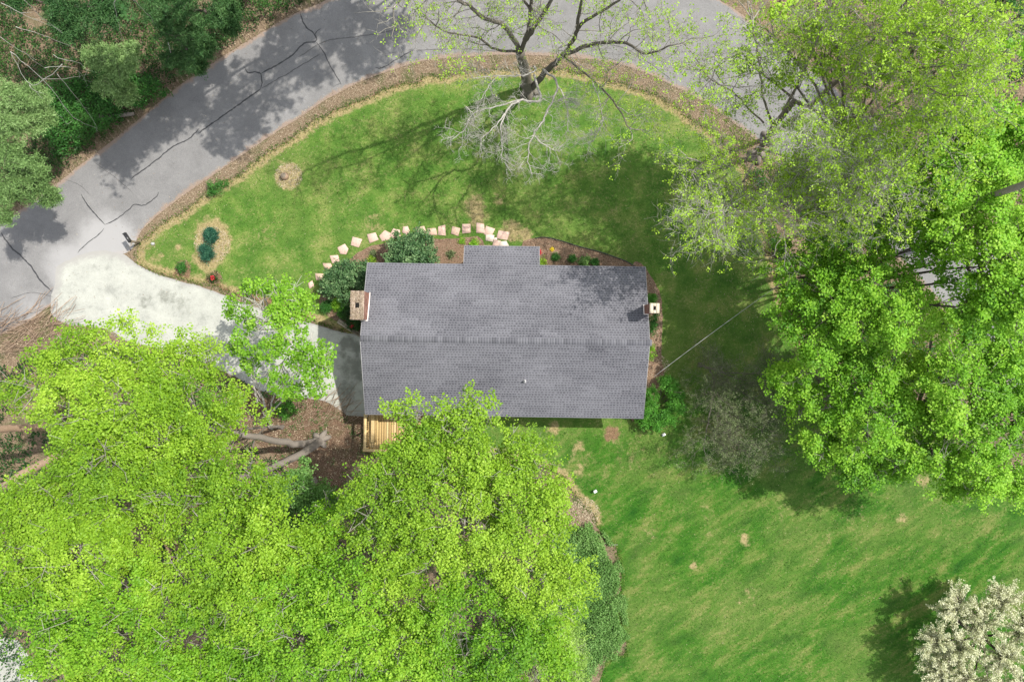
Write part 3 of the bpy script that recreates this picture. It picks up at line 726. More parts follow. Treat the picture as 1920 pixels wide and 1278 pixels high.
def grow(segs, tips, p, d, L, r, depth, spread=.7, grav=0.0, kids=3, wob=.22, shrink=.62, lift=0.0):
    """recursive branching: polyline of short pieces with side shoots"""
    n = 4 if depth > 0 else 3
    step = L/n; p = Vector(p); d = Vector(d).normalized()
    for i in range(n):
        d2 = Vector((d.x+R.gauss(0, wob), d.y+R.gauss(0, wob), d.z+R.gauss(0, wob*.8)+lift-grav)).normalized()
        q = p + d2*step; ra = r*(1-.55*i/n); rb = r*(1-.55*(i+1)/n)
        segs.append((p.x, p.y, p.z, ra, q.x, q.y, q.z, rb))
        tips.append((q.x, q.y, q.z, depth))
        if depth > 0:
            for _ in range(kids if i > 0 else max(1, kids-1)):
                if R.random() < .76:
                    ax = Vector((R.gauss(0, 1), R.gauss(0, 1), R.gauss(0, .6))); ax = (ax - d2*ax.dot(d2)).normalized()
                    grow(segs, tips, q, d2*(1-spread*.5)+ax*spread, L*shrink*rnd(.6, 1.1), max(.006, rb*.55), depth-1, spread, grav, kids, wob, shrink, lift)
        p, d = q, d2

def limb_pts(pts, n=5):
    """smooth path through world points"""
    out = []
    m = len(pts)
    for i in range(m-1):
        g = lambda k: Vector(pts[max(0, min(m-1, k))])
        p0, p1, p2, p3 = g(i-1), g(i), g(i+1), g(i+2)
        for k in range(n):
            t = k/n
            q = 0.5*((2*p1)+(p2-p0)*t+(2*p0-5*p1+4*p2-p3)*t*t+(3*p1-p0-3*p2+p3)*t**3)
            out.append(q + Vector((R.gauss(0, .025), R.gauss(0, .025), R.gauss(0, .02))))
    out.append(Vector(pts[-1])); return out
def limb(mb, pts, r0, r1, sides=7):
    q = limb_pts(pts); n = len(q)
    mb.tube(q, [r0 + (r1-r0)*(i/(n-1))**.8 for i in range(n)], sides, t=rnd(.35, .6)); return q

def tree(label, base, blobs_px, leaf, bark='bark', dens=150, k=5, lsize=.100, clump=.75, trunk_r=.28, group=None, fork=None, twigs=1.0,
         name="maple_tree", cat="tree", crad=.045, up=.6, flat=.85, tone=0.0, aspect=.72, stems=None, hollow=.35, limbs=True, gap=-.31, gapf=.75):
    """base (px,py) of the trunk on the ground; blobs_px (px,py,rpx,h)"""
    b = P(base[0], base[1], 0); root = empty(name, b); tag(root, label, cat, group)
    blobs = []
    for (px, py, rp, h) in blobs_px:
        c = P(px, py, h); blobs.append((c.x-b.x, c.y-b.y, h, rp*(CAM_H-h)/F))
    cen = Vector((sum(q[0] for q in blobs)/len(blobs), sum(q[1] for q in blobs)/len(blobs), sum(q[2] for q in blobs)/len(blobs)))
    tr = MB()
    fk = Vector((cen.x*.45, cen.y*.45, cen.z*.45)) if fork is None else (P(*fork) - b)
    if not stems: limb(tr, [(0,0,-.1), (fk.x*.35+rnd(-.1,.1), fk.y*.35+rnd(-.1,.1), fk.z*.45), fk], trunk_r*1.15, trunk_r*.75, 10)
    for a in range(5):                                  # root flare
        an = a*1.256+rnd(-.3,.3); tr.tube([(0,0,.35), (math.cos(an)*trunk_r*1.2, math.sin(an)*trunk_r*1.2, .08), (math.cos(an)*trunk_r*1.6, math.sin(an)*trunk_r*1.6, -.05)], [trunk_r*.7, trunk_r*.5, trunk_r*.3], 6)
    segs = []
    ends = []
    if stems:
        for sp in stems:
            qq = limb(tr, [P(*s)-b for s in sp[0]], sp[1], sp[2], 9); ends += [qq[len(qq)*3//4], qq[-1]]
    for (x, y, z, r) in blobs:
        c = Vector((x, y, z-.25*r)); mid = fk.lerp(c, .5) + Vector((rnd(-.3,.3), rnd(-.3,.3), rnd(.1,.5)))
        rr = trunk_r*rnd(.34, .46)
        f0 = fk
        if ends: f0 = min(ends, key=lambda e_: (e_-c).length); mid = f0.lerp(c, .5) + Vector((0, 0, .1)); rr = trunk_r*.28
        pth = limb(tr, [f0, mid, c], rr, .04, 7)
        nn = int((4+5*r)*twigs)
        for _ in range(nn):
            u = rnd(-.1, 1); ph = rnd(0, 6.283); s = math.sqrt(1-u*u)
            e = Vector((x+s*math.cos(ph)*r*.98, y+s*math.sin(ph)*r*.98, z+u*r*flat*.98)); st_ = pth[R.randrange(len(pth)*2//3, len(pth))]
            m_ = st_.lerp(e, .5) + Vector((rnd(-.2,.2), rnd(-.2,.2), rnd(-.05,.3)))*min(1, r)
            r1 = rnd(.018, .034)
            segs.append((*st_, r1, *m_, r1*.7)); segs.append((*m_, r1*.7, *e, r1*.3))
            for _ in range(3):
                f_ = m_.lerp(e, rnd(.2, .9)); g_ = f_ + Vector((rnd(-1,1), rnd(-1,1), rnd(-.2,.7))).normalized()*rnd(.25,.6)*min(1.2, r)
                segs.append((*f_, r1*.4, *g_, .006))
    link("trunk", tr.mesh("trunk", True), M[bark], root)
    link("branches", seg_mesh("branches", segs), M['twig_grey' if bark in ('bark', 'bark_tan') else bark], root, "stuff")
    C, tn = blob_clusters(blobs, dens, clump, flat, hollow)
    CW = C + np.array(b)                                 # ragged holes and sprays, slow drifts of tone
    nz = np.array([mnoise.noise(Vector((a_*gapf, b_*gapf, c_*gapf))) for a_, b_, c_ in CW])
    n2 = np.array([mnoise.noise(Vector((a_*.28, b_*.28, c_*.28+9))) for a_, b_, c_ in CW])
    kp = nz > gap; C, tn, n2 = C[kp], tn[kp], n2[kp]
    L, D = clusters(C, k, crad)
    tt = np.repeat(tn*.8 + n2*.45 + rng.normal(0, .10, len(C)), k) + rng.normal(0, .06, len(L)) + .5 + tone
    link("crown", leaves_mesh("crown", L, lsize, up, tt, D, aspect), M[leaf], root)
    return root

LEAFN = [0]
# ------------------------------------------------------------------ lime-green maples, lower left
GM = "lime green trees filling the lower left"
tree("lime green tree whose crown reaches over the pale driveway", (603, 822),
     [(60,722,62,12),(145,672,62,12.5),(235,662,62,12.5),(318,680,55,12),(385,668,40,11.5),(160,765,80,13.5),(262,760,80,13.5),(360,765,70,13),(425,762,32,11),(300,835,75,13),(382,862,48,12),(190,850,80,13.5)],
     'lime', 'bark', stems=[([(603,822,0),(560,832,2),(500,822,5),(455,815,7),(380,800,9)], .24, .12), ([(603,822,0),(575,845,2),(520,872,4),(440,897,6.5),(360,900,9)], .27, .13)],
     fork=(575,838,1.2), group=GM, trunk_r=.34)
tree("lime green tree with tan leaning trunks at the left edge of the picture", (330, 790),
     [(55,935,58,13),(20,975,62,13),(130,960,85,13.5),(220,935,75,13),(50,1050,85,13),(150,1050,80,14),(150,880,45,12.5),(240,1030,60,12.5)],
     'lime', 'bark_tan', fork=(230,800,3), stems=[([(330,790,0),(210,792,3),(100,799,6.5),(0,803,9.5),(-60,800,11)], .26, .15), ([(300,800,0),(210,820,3),(105,856,7),(0,915,10),(-50,945,11)], .28, .16)], group=GM)
tree("lime green tree with a slanting rough trunk showing through its crown", (470, 900),
     [(330,935,65,13),(410,930,60,13),(420,1030,75,13.5),(510,1010,75,13),(480,930,50,12),(560,1040,60,12.5),(350,1100,70,13.5),(450,1120,75,13.5)],
     'lime', 'bark_tan', tone=-.03, fork=(400,945,6), stems=[([(470,900,0),(400,950,6),(345,970,9.5),(290,985,11.2)], .26, .18)], group=GM, trunk_r=.26)
tree("broad lime green tree in the bottom left corner of the picture", (430, 960),
     [(60,1140,80,13),(160,1150,85,13.5),(250,1120,70,13.5),(230,1225,80,13),(120,1240,65,12.5),(320,1200,75,13.5),(330,1290,80,13),(200,1310,70,12),(400,1230,65,13)],
     'lime_deep', group=GM)
tree("lime green tree at the bottom edge left of centre", (640, 930),
     [(530,1120,75,13.5),(470,1200,70,13),(560,1210,80,13.5),(640,1120,75,13.5),(660,1210,80,13.5),(490,1290,75,13),(600,1300,80,13),(700,1290,70,12.5),(600,1040,50,12),(640,960,55,11)],
     'lime_deep', group=GM, tone=-.02)
tree("large lime green tree spreading over the deck and the rear eaves", (800, 850),
     [(775,800,30,12.8),(765,850,38,12.8),(830,815,46,12.8),(900,835,50,12.8),(975,850,50,12.8),(1015,900,45,12.8),(700,900,36,12.8),(770,890,60,12.8),(850,890,70,12.8),(930,920,72,12.8),(1010,960,52,12.8),(690,960,55,12.8),(780,965,72,12.8),(870,990,75,13.0),(960,1020,72,13.0),(1040,1030,52,12.8),(1075,1075,42,12.8),(720,1045,65,12.8),(810,1060,60,12.8),(1000,1100,60,12.8)],
     'lime', group=GM, tone=.05, trunk_r=.36)
tree("yellow-green tree at the bottom edge beside the ivy bank", (900, 960),
     [(770,1140,60,12),(840,1170,70,13),(900,1130,60,12.5),(930,1210,75,13),(760,1240,70,13),(840,1270,75,13),(990,1180,62,12),(1010,1270,65,12),(930,1300,70,12.5),(1060,1130,40,10)],
     'lime_deep', group=GM, tone=.04)
tree("fine leaved pale green small tree by the lower lawn edge", (1010, 1060), [(1055,1200,42,6),(1040,1260,55,6.5),(1075,1230,30,5),(1030,1170,30,6)], 'lime_pale', dens=260, k=4, lsize=.085, clump=.5, trunk_r=.12, name="small_tree", group=None, tone=.05, twigs=2)
# sprays over the roof eave
tree("thin young tree sending airy lime sprays over the rear roof", (840, 835),
     [(735,768,20,13),(775,768,26,13.2),(830,775,28,13.2),(880,742,20,13.2),(905,765,28,13.2),(870,790,34,13),(925,785,18,13),(800,795,24,13)],
     'lime', dens=60, k=6, lsize=.108, clump=.5, trunk_r=.13, name="young_tree", hollow=.1, tone=.05)
tree("dense deep green tree squeezed between the lime trees and the bare earth", (590, 900), [(548,905,42,6),(585,935,38,6),(520,925,28,5),(610,965,32,5.5),(560,950,40,5)], 'ivy', dens=330, k=4, lsize=.11, clump=.5, trunk_r=.14, name="small_tree", tone=0)

# ------------------------------------------------------------------ bright maples on the right
GR = "bright green maples along the right side"
tree("bright green maple nearest the house on the right", (1560, 740),
     [(1478,712,34,4.5),(1530,700,45,5.2),(1590,690,55,5.9),(1660,680,62,6.5),(1560,760,52,5.7),(1640,770,70,6.7),(1720,740,62,6.7),(1540,830,38,5.4),(1612,838,38,6.2),(1690,838,48,6.5),(1560,845,30,5.2),(1590,872,28,5.4),(1630,882,28,5.6),(1690,872,26,6),(1604,888,20,5.7),(1650,884,19,5.7),(1740,820,50,6.5),(1500,770,22,4.7),(1570,630,38,5.4)],
     'maple', 'bark', group=GR, trunk_r=.33, lsize=.125)
tree("bright green maple at the right edge with a bare grey trunk showing", (1600, 780),
     [(1800,730,60,8.5),(1880,700,62,8.5),(1790,820,52,7.9),(1870,800,62,8.5),(1760,880,38,7.3),(1840,890,52,7.9),(1905,880,50,7.9),(1800,915,24,7.3),(1900,930,20,7.3),(1930,790,60,8.5),(1860,620,60,8.5),(1920,660,50,8.7),(1760,590,34,8.0),(1780,640,50,8.5)],
     'maple', 'bark', group=GR, fork=(1720,770,5), lsize=.125)
tree("bright green maple beside the shaded lawn with low boughs", (1530, 560),
     [(1450,478,28,6.0),(1505,640,32,7.5),(1570,590,42,8.5),(1480,590,24,7),(1540,660,34,8),(1620,600,40,9),(1703,512,24,9),(1762,492,22,10),(1835,500,30,10.5),(1780,530,16,10),(1735,455,26,10),(1722,566,26,9),(1795,575,24,11),(1500,520,42,6.8),(1555,480,45,7.5),(1610,450,50,8.2),(1560,560,50,8.2),(1630,540,52,9.0),(1520,590,30,6.8),(1700,600,50,9.8),(1690,440,50,9.0),(1660,400,40,9.0),(1620,610,45,8.6)],
     'maple', 'bark_dark', group=GR, tone=-.04, lsize=.125)
tree("tall bright green maple in the upper right", (1800, 440),
     [(1850,230,55,12.3),(1790,270,52,11.9),(1905,260,55,12.3),(1830,340,60,12.7),(1740,340,48,11.5),(1900,380,60,12.7),(1800,420,48,11.9),(1870,470,55,12.3),(1760,400,36,10.7),(1920,530,55,12.3),(1700,300,30,9.8),(1880,330,50,12),(1840,290,50,12),(1930,450,50,12),(1905,480,44,12),(1850,520,34,11.5),(1905,590,44,12),(1830,585,36,11.5),(1745,420,30,10.5),(1800,455,30,11),(1860,545,45,11.9)],
     'maple', 'bark_dark', group=GR, lsize=.125, trunk_r=.22, gap=-.34)

# ------------------------------------------------------------------ sparse, twiggy trees (upper right)
def twiggy(label, base, limbs, leaf, bark, kids=3, depth=3, L0=1.9, leafk=4, leafp=.5, lsize=.10, name="oak_tree", trunk_r=.3, group=None, droop=0.0, spread=.75, r0=.05, start=.35, tone=0, cat="tree", every=1, twig_bark=None, shrink=.62, jit=.12):
    b = P(base[0], base[1], 0); root = empty(name, b); tag(root, label, cat, group)
    tr = MB(); segs = []; tips = []
    for a in range(5):
        an = a*1.256+rnd(-.3,.3); tr.tube([(0,0,.4), (math.cos(an)*trunk_r*1.2, math.sin(an)*trunk_r*1.2, .08), (math.cos(an)*trunk_r*1.6, math.sin(an)*trunk_r*1.6, -.05)], [trunk_r*.7, trunk_r*.5, trunk_r*.3], 6)
    for lm in limbs:
        pts, ra, rb = lm[0], lm[1], lm[2]; kk = lm[3] if len(lm) > 3 else 1.0
        q = limb(tr, [P(*s)-b for s in pts], ra, rb, 8)
        n = len(q)
        if kk <= 0: continue
        i0 = int(n*start)
        for i in range(i0, n, every):
            d = (q[min(i+1, n-1)] - q[i-1]).normalized()
            for _ in range(2 if kk >= 1 else 1):
                if R.random() > .9*kk and kk < 1: continue
                ax = Vector((R.gauss(0,1), R.gauss(0,1), R.gauss(.25,.6))).normalized(); ax = (ax - d*ax.dot(d)).normalized()
                grow(segs, tips, q[i], d*.45+ax*.8, L0*rnd(.6,1.15), r0*rnd(.5,1), depth-1, spread, droop, kids, .25, shrink)
        grow(segs, tips, q[-1], d, L0*1.1, rb, depth-1, spread, droop, kids, .25, shrink)
    link("trunk", tr.mesh("trunk", True), M[bark], root)
    link("branches", seg_mesh("branches", segs), M[twig_bark or bark], root, "stuff")
    T_ = np.array([t for t in tips if t[3] <= 1])
    if leafp > 0 and len(T_):
        T_ = T_[rng.random(len(T_)) < leafp][:, :3] + rng.normal(0, jit, (0, 3)) if False else T_[rng.random(len(T_)) < leafp][:, :3]
        T_ = T_ + rng.normal(0, jit, T_.shape)
        Lf, D = clusters(T_, leafk, .03)
        tt = np.repeat(rng.normal(.5+tone, .18, len(T_)), leafk) + rng.normal(0, .1, len(Lf))
        link("crown", leaves_mesh("crown", Lf, lsize, .4, tt, D, .55), M[leaf], root)
    return root, len(segs)

GS = "thinly leaved twiggy trees by the road in the upper right"
twiggy("big old tree at the top centre with dark trunks and dead white lower branches", (992, 172),
       [([(992,172,0),(986,140,1.8),(975,97,4.6)], 0.355, 0.240, 0),
        ([(975,97,4.6),(962,72,6.2),(940,45,8),(905,32,9.5),(870,5,11),(805,-15,12.5),(750,0,13)], 0.148, 0.048),
        ([(976,97,4.6),(990,58,7),(995,20,9),(998,-50,12)], 0.141, 0.056),
        ([(984,75,5.8),(1006,45,8),(1030,8,10),(1060,-60,13)], 0.148, 0.056),
        ([(992,172,0),(1030,128,3),(1056,104,5),(1078,70,7),(1084,35,9),(1094,-20,11.5)], 0.200, 0.056),
        ([(1056,104,5),(1088,90,7),(1130,80,8.6),(1175,82,10),(1212,102,11),(1258,85,12)], 0.126, 0.032),
        ([(1056,104,5),(1110,150,7),(1150,190,8.5),(1180,240,9.5)], 0.074, 0.024),
        ([(975,97,4.6),(930,92,7),(890,70,9),(840,60,10.5),(790,30,12)], 0.074, 0.024),
        ([(1084,50,8),(1130,20,10),(1180,-10,12),(1240,-20,13)], 0.089, 0.024),
        ([(998,20,9),(960,-20,11),(900,-60,13)], 0.074, 0.024)],
       'yellowgreen', 'bark_old', kids=2, depth=3, L0=1.7, leafp=.15, leafk=4, lsize=.095, trunk_r=.38, group=None, r0=.035, twig_bark='twig_grey', every=2)
# dead lower boughs: same tree, bleached; built as extra branch parts of it
old = bpy.data.objects["oak_tree"]; ob = old.location
sg = []; tp = []; tr = MB()
for pts, ra in [([(1000,140,3.5),(1013,187,6),(973,188,6.6),(947,213,6.8),(940,240,6.8),(942,277,6.6),(940,300,6.3)], .075),
                ([(1020,130,3.5),(1045,157,6.4),(1037,187,6.8),(1017,227,7),(1000,253,7),(990,293,6.8),(998,328,6.4)], .07),
                ([(947,213,6.8),(925,240,6.8),(900,262,6.6)], .04), ([(973,188,6.6),(930,200,6.8),(887,213,6.8),(873,240,6.6),(845,263,6.4)], .045),
                ([(1045,157,6.4),(1057,180,6.8),(1063,207,6.9),(1066,247,6.6)], .045), ([(1003,255,7),(1025,275,6.9),(1048,284,6.6)], .035),
                ([(1000,125,3.8),(1003,133,6),(973,143,6.6),(930,142,7),(887,147,7)], .05), ([(930,142,7),(915,165,7),(905,185,6.8)], .03),
                ([(1045,190,6.8),(1060,185,7),(1090,187,7)], .03), ([(1110,150,7),(1130,210,8),(1125,240,7.6),(1112,265,7.2)], .03), ([(873,200,6.9),(887,213,6.8)], .03)]:
    q = limb(tr, [P(*s)-ob for s in pts], ra, .018, 6)
    n = len(q)
    for i in range(n//4, n):
        d = (q[min(i+1, n-1)] - q[i-1]).normalized()
        for _ in range(1):
            ax = Vector((R.gauss(0,1), R.gauss(0,1), R.gauss(0,.35))).normalized(); ax = (ax - d*ax.dot(d)).normalized()
            grow(sg, tp, q[i], d*.55+ax*.7, rnd(.5,1.05), .018, 2, .75, .0, 2, .22, .6)
link("dead_bough", tr.mesh("dead_bough", True), M['twig_white'], old); link("dead_twigs", seg_mesh("dead_twigs", sg), M['twig_white'], old, "stuff")

twiggy("thin leaved tree rooted at the end of the brown verge beside the road", (1418, 292),
       [([(1418,292,0),(1450,240,5),(1490,190,8)], 0.173, 0.141, 0), ([(1450,240,5),(1500,150,9),(1530,80,12),(1560,0,14)], 0.087, 0.032), ([(1450,240,5),(1430,180,8.5),(1422,110,11),(1410,40,13)], 0.071, 0.026),
        ([(1430,230,5),(1380,180,8),(1335,150,10.5),(1310,120,12)], 0.051, 0.019), ([(1418,292,2),(1400,330,6),(1370,370,8.5),(1340,410,10)], 0.061, 0.019),
        ([(1425,290,2),(1450,340,7),(1480,390,9.5),(1470,430,10.5)], 0.061, 0.019), ([(1490,190,8),(1570,220,10),(1650,215,12.5)], 0.082, 0.026), ([(1425,280,3),(1500,300,7.5),(1580,330,11),(1640,380,13)], 0.071, 0.019),
        ([(1418,292,3),(1370,300,6),(1330,300,8),(1300,320,9.5)], 0.046, 0.019)],
       'yellowgreen', 'bark', kids=2, depth=3, L0=1.9, leafp=.20, leafk=5, lsize=.10, trunk_r=.34, group=GS, r0=.032, twig_bark='twig_grey')
twiggy("thin leaved tree with long dark limbs at the top right of the road", (1440, 260),
       [([(1440,260,0),(1540,180,5),(1600,120,9)], 0.153, 0.128, 0), ([(1600,120,9),(1660,50,12.5),(1720,-20,15)], 0.082, 0.032), ([(1590,125,8.5),(1700,130,12),(1790,120,14.5)], 0.071, 0.026), ([(1560,160,6),(1560,90,10),(1600,20,13)], 0.061, 0.026),
        ([(1590,130,8.5),(1680,200,12),(1740,230,14)], 0.061, 0.019), ([(1660,60,12),(1760,60,14.5),(1820,20,15.5)], 0.046, 0.019), ([(1570,150,7),(1620,260,11),(1640,310,13)], 0.051, 0.019), ([(1700,130,12),(1770,180,14),(1830,170,15)], 0.036, 0.019)],
       'yellowgreen', 'bark', kids=2, depth=3, L0=2.0, leafp=.40, leafk=5, lsize=.11, trunk_r=.32, group=GS, r0=.03, twig_bark='twig_grey')
twiggy("low thin leaved tree over the lawn below the road bend", (1470, 380),
       [([(1470,380,0),(1490,400,3)], 0.102, 0.096, 0), ([(1490,400,3),(1440,400,6.5),(1380,395,9),(1330,400,10)], 0.051, 0.019), ([(1490,400,3),(1530,390,7),(1580,400,10)], 0.061, 0.019), ([(1490,400,3),(1500,340,7),(1520,300,10),(1500,260,12)], 0.061, 0.019),
        ([(1490,400,3),(1560,340,8),(1620,320,12)], 0.061, 0.019)],
       'yellowgreen', 'bark', kids=3, depth=3, L0=1.6, leafp=.14, leafk=5, lsize=.10, trunk_r=.2, group=GS, r0=.026, twig_bark='twig_white')
tree("yellow-green bushy tree behind the twiggy trees at the top right", (1560, 330),
     [(1500,340,45,7),(1580,330,50,8),(1640,270,50,9),(1580,240,40,7),(1690,330,45,10),(1740,220,50,11),(1700,60,60,12),(1640,130,45,10),(1780,130,50,12),(1840,60,40,13),(1780,20,50,13),(1600,400,45,9),(1520,410,40,7),(1860,140,30,12),(1440,50,34,11),(1500,40,40,11),(1540,110,40,10),(1480,140,28,9.5),(1560,30,40,12),(1400,110,22,10),(1500,230,26,8)],
     'yellowgreen', 'bark', dens=56, k=6, lsize=.12, clump=.7, trunk_r=.24, hollow=.2, group=GS, name="oak_tree", twigs=1.6)
tree("dark leafy tree in the top right corner behind the pale twigs", (1640, 330), [(1900,40,50,7),(1870,110,40,6),(1930,130,40,7),(1840,-10,50,7),(1910,-40,50,8)], 'deep', 'bark_dark', trunk_r=.2, dens=70)
# birch over the driveway
tree("slender white stemmed birch over the driveway beside the house", (510, 800),
     [(462,640,26,6.6),(500,650,26,7),(540,640,28,7),(580,650,26,6.6),(600,690,24,6),(595,725,20,5.6),(560,690,24,6.2),(530,725,24,5.5),(470,680,20,5.5),(500,700,20,6),(620,665,12,6),(440,650,16,6),(560,735,16,5),(480,745,14,4.5)],
     'birch_leaf', 'birch', dens=32, k=6, lsize=.13, clump=.38, trunk_r=.09, hollow=.1, name="birch_tree", twigs=1.0,
     stems=[([(508,800,0),(500,770,1.5),(485,730,3.2),(470,680,5),(462,625,6.2)], .075, .035), ([(503,785,.6),(512,745,3),(522,700,4.6),(540,660,6)], .05, .025), ([(503,778,1),(540,740,3.6),(580,700,5.4),(596,690,5.8)], .045, .02)])
tree("young bright green tree with leafy boughs beside the flower bed and driveway", (545, 640),
     [(450,575,24,6.5),(490,562,32,7),(540,558,34,7),(568,572,24,6.8),(500,592,32,7.2),(540,600,28,6.8),(468,602,20,6.5),(490,532,14,6.6),(430,588,9,6),(470,545,14,6.4),(560,610,16,6.4)],
     'birch_leaf', 'birch', dens=32, k=6, lsize=.13, clump=.42, trunk_r=.09, hollow=.1, name="young_tree")
tree("thin airy tree between the birch and the big lime crown over bare soil", (530, 800),
     [(440,785,32,8),(470,860,20,7.5),(455,735,24,7.5),(500,780,16,6.5),(425,835,22,8)],
     'lime', 'bark', dens=34, k=6, lsize=.12, clump=.5, trunk_r=.09, hollow=.1, name="young_tree")
for i in range(0): pass

# ------------------------------------------------------------------ pines, upper left
def pine(label, base, blobs_px, mat, dens=420, group=None, tone=0, trunk_r=.22, fork=None, bark='bark_dark'):
    b = P(base[0], base[1], 0); root = empty("pine_tree", b); tag(root, label, "tree", group)
    blobs = []
    for (px, py, rp, h) in blobs_px:
        c = P(px, py, h); blobs.append((c.x-b.x, c.y-b.y, h, rp*(CAM_H-h)/F))
    tr = MB(); top = Vector((sum(q[0] for q in blobs)/len(blobs), sum(q[1] for q in blobs)/len(blobs), max(q[2] for q in blobs)*.9))
    limb(tr, [(0,0,-.1), top*.5, top], trunk_r, trunk_r*.4, 9)
    segs = []; out = []; tn = []
    for (x, y, z, r) in blobs:
        c = Vector((x, y, z)); s0 = top*min(1, max(.2, (z-1)/top.z)); dd = (c-s0); dd.z = 0; dd = dd.normalized() if dd.length > .1 else Vector((rnd(-1,1), rnd(-1,1), 0)).normalized()
        limb(tr, [s0, s0.lerp(c, .5), c - dd*r*.4], .07, .03, 6)
        for _ in range(int(16+10*r)):                     # flat feathery sprays fanning outwards
            a = math.atan2(dd.y, dd.x) + rnd(-1.9, 1.9); l = r*rnd(.5, 1.15); st_ = c - dd*r*rnd(.1, .5) + Vector((0, 0, rnd(-.35, .35)*r))
            e = st_ + Vector((math.cos(a)*l, math.sin(a)*l, rnd(-.15, .1)*l)); segs.append((*st_, .014, *e, .005))
            n = int(dens*.022*l*10); t = rng.uniform(.15, 1.02, n)[:, None]; base_ = np.array(st_)*(1-t) + np.array(e)*t
            w = .30*(1.05-t)+.08; off = rng.normal(size=(n, 3))*np.array([1, 1, .3])*w*.7
            out.append(base_+off); tn.append(np.full(n, rnd(-.15, .15)))
    link("trunk", tr.mesh("trunk", True), M[bark], root); link("branches", seg_mesh("branches", segs), M[bark], root, "stuff")
    C = np.concatenate(out); tn = np.concatenate(tn); L, D = clusters(C, 3, .01)
    link("needles", leaves_mesh("needles", L, .14, .3, np.repeat(tn, 3)+rng.normal(.5+tone, .16, len(L)), D, .22, .1), M[mat], root)
    return root
GP = "pines and hemlocks in the upper left wood"
pine("feathery pale green pine bough hanging over the dark undergrowth beside the road", (170, 110), [(200,110,34,5),(232,125,34,5),(210,160,30,4.6),(238,180,22,4.2),(175,105,28,5),(245,95,18,4.8)], 'pine', group=GP, tone=.05)
pine("sage green pine at the left edge above the road", (60, 190), [(25,180,40,6),(68,195,36,5.5),(40,235,38,5.5),(88,222,20,5),(5,225,35,6)], 'pine', group=GP, tone=.1)
pine("bluish green pine at the left edge overhanging the shaded road end", (40, 310), [(20,295,42,5.5),(60,320,34,5),(20,350,42,5),(70,352,30,4.6),(95,370,20,4.2),(8,405,18,4.5)], 'pine', group=GP, tone=-.12)
pine("dark green hemlock with fine twigs leaning towards the road", (345, 80), [(330,60,36,5),(368,75,34,4.6),(350,112,32,4),(388,92,24,4),(375,125,16,3.6),(320,110,26,4)], 'pine_dark', group=GP, tone=.16)
pine("dark green hemlock at the top edge near the road", (410, 20), [(400,35,34,4.6),(432,28,28,4.4),(340,15,34,5.5),(420,-10,40,5),(436,55,14,3.8),(290,20,34,5.5)], 'pine_dark', group=GP, tone=.14)
pine("dark pine in the top left corner", (160, 30), [(120,20,45,6),(190,25,40,6),(130,60,24,5.5),(30,-10,40,6.5),(220,0,40,6)], 'pine_dark', group=GP, tone=.02)
# bare grey saplings between the pines
def lines(name, label, base, arr, mat, r=.02, cat="tree", group=None, depth=1, L=.6):
    b = P(*base, 0); root = empty(name, b); tag(root, label, cat, group)
    tr = MB(); sg = []; tp = []
    for pts in arr:
        q = limb(tr, [P(*s)-b for s in pts], r, r*.35, 5)
        for i in range(2, len(q), 2):
            d = (q[i]-q[i-1]).normalized(); ax = Vector((R.gauss(0,1), R.gauss(0,1), 0)).normalized()
            if R.random() < .5: grow(sg, tp, q[i], d*.8+ax*.5, L*rnd(.4,1), .008, depth-1, .5, 0, 1, .12, .6)
    link("stem", tr.mesh("stem", True), M[mat], root)
    if sg: link("twigs", seg_mesh("twigs", sg), M[mat], root, "stuff")
lines("bare_sapling", "bare bleached sapling leaning across the dark undergrowth towards the road", (200, 250),
      [[(120,120,9),(60,160,7),(20,97,8)], [(20,97,8),(80,150,6),(140,220,3),(182,240,1)], [(53,160,7),(90,195,5),(125,233,2)], [(107,140,7),(150,190,4),(182,238,1.5)]], 'twig_white', .018)
lines("bare_sapling", "bundle of long bare grey stems in the top left corner", (180, 200),
      [[(0,5,10),(50,30,9),(100,50,7)], [(30,50,10),(90,70,8),(150,95,5)], [(0,70,9),(60,110,7),(100,140,4)], [(85,125,8),(140,130,5),(165,160,3)], [(45,0,10),(80,35,8),(110,55,6)], [(100,105,8),(160,125,6),(155,150,3)], [(80,150,6),(130,145,4),(160,140,2)]], 'twig_white', .015)
lines("bare_sapling", "bare twigs rising between the two dark hemlocks at the top", (330, 120), [[(215,0,10),(222,45,7),(232,80,4)], [(250,0,10),(280,30,7),(300,60,4)], [(320,100,5),(315,80,6),(322,95,4)]], 'twig_white', .013)
lg = MB(); limb(lg, [(*G(160,215), .2), (*G(205,222), .25), (*G(255,215), .2)], .17, .10, 9); o = lg.build("fallen_log", M['bark'], None); tag(o, "grey fallen log lying in the undergrowth of the upper left wood", "log")

# trees beyond the top edge whose shade dapples the road
def sh_at(px, py, h):                          # pixel (at height h) of a crown whose shadow falls on ground pixel px,py
    g = P(px, py, 0); c = Vector((g.x + h*.607, g.y + h*.29, h)); return (960 + c.x*F/(CAM_H-h), 639 - c.y*F/(CAM_H-h))
def offtree(label, shadows, h, mat, dens=48):
    bl = []
    for (px, py, rp) in shadows:
        hh = h + rnd(-1.2, 1.2); q = sh_at(px, py, hh); bl.append((q[0], q[1], rp/31.5*F/(CAM_H-hh), hh))
    cx = sum(b[0] for b in bl)/len(bl); cy = sum(b[1] for b in bl)/len(bl)
    hh = h; g = P(cx, cy, hh); base = (960+g.x*31.53, -150 if cx > 350 and shadows[0][0] > 550 else min(-60, 639-g.y*31.53))
    return tree(label, base, bl, mat, 'bark_dark', dens=dens, k=6, lsize=.18, clump=.9, trunk_r=.3, group="tall trees beyond the far side of the road", twigs=.8)
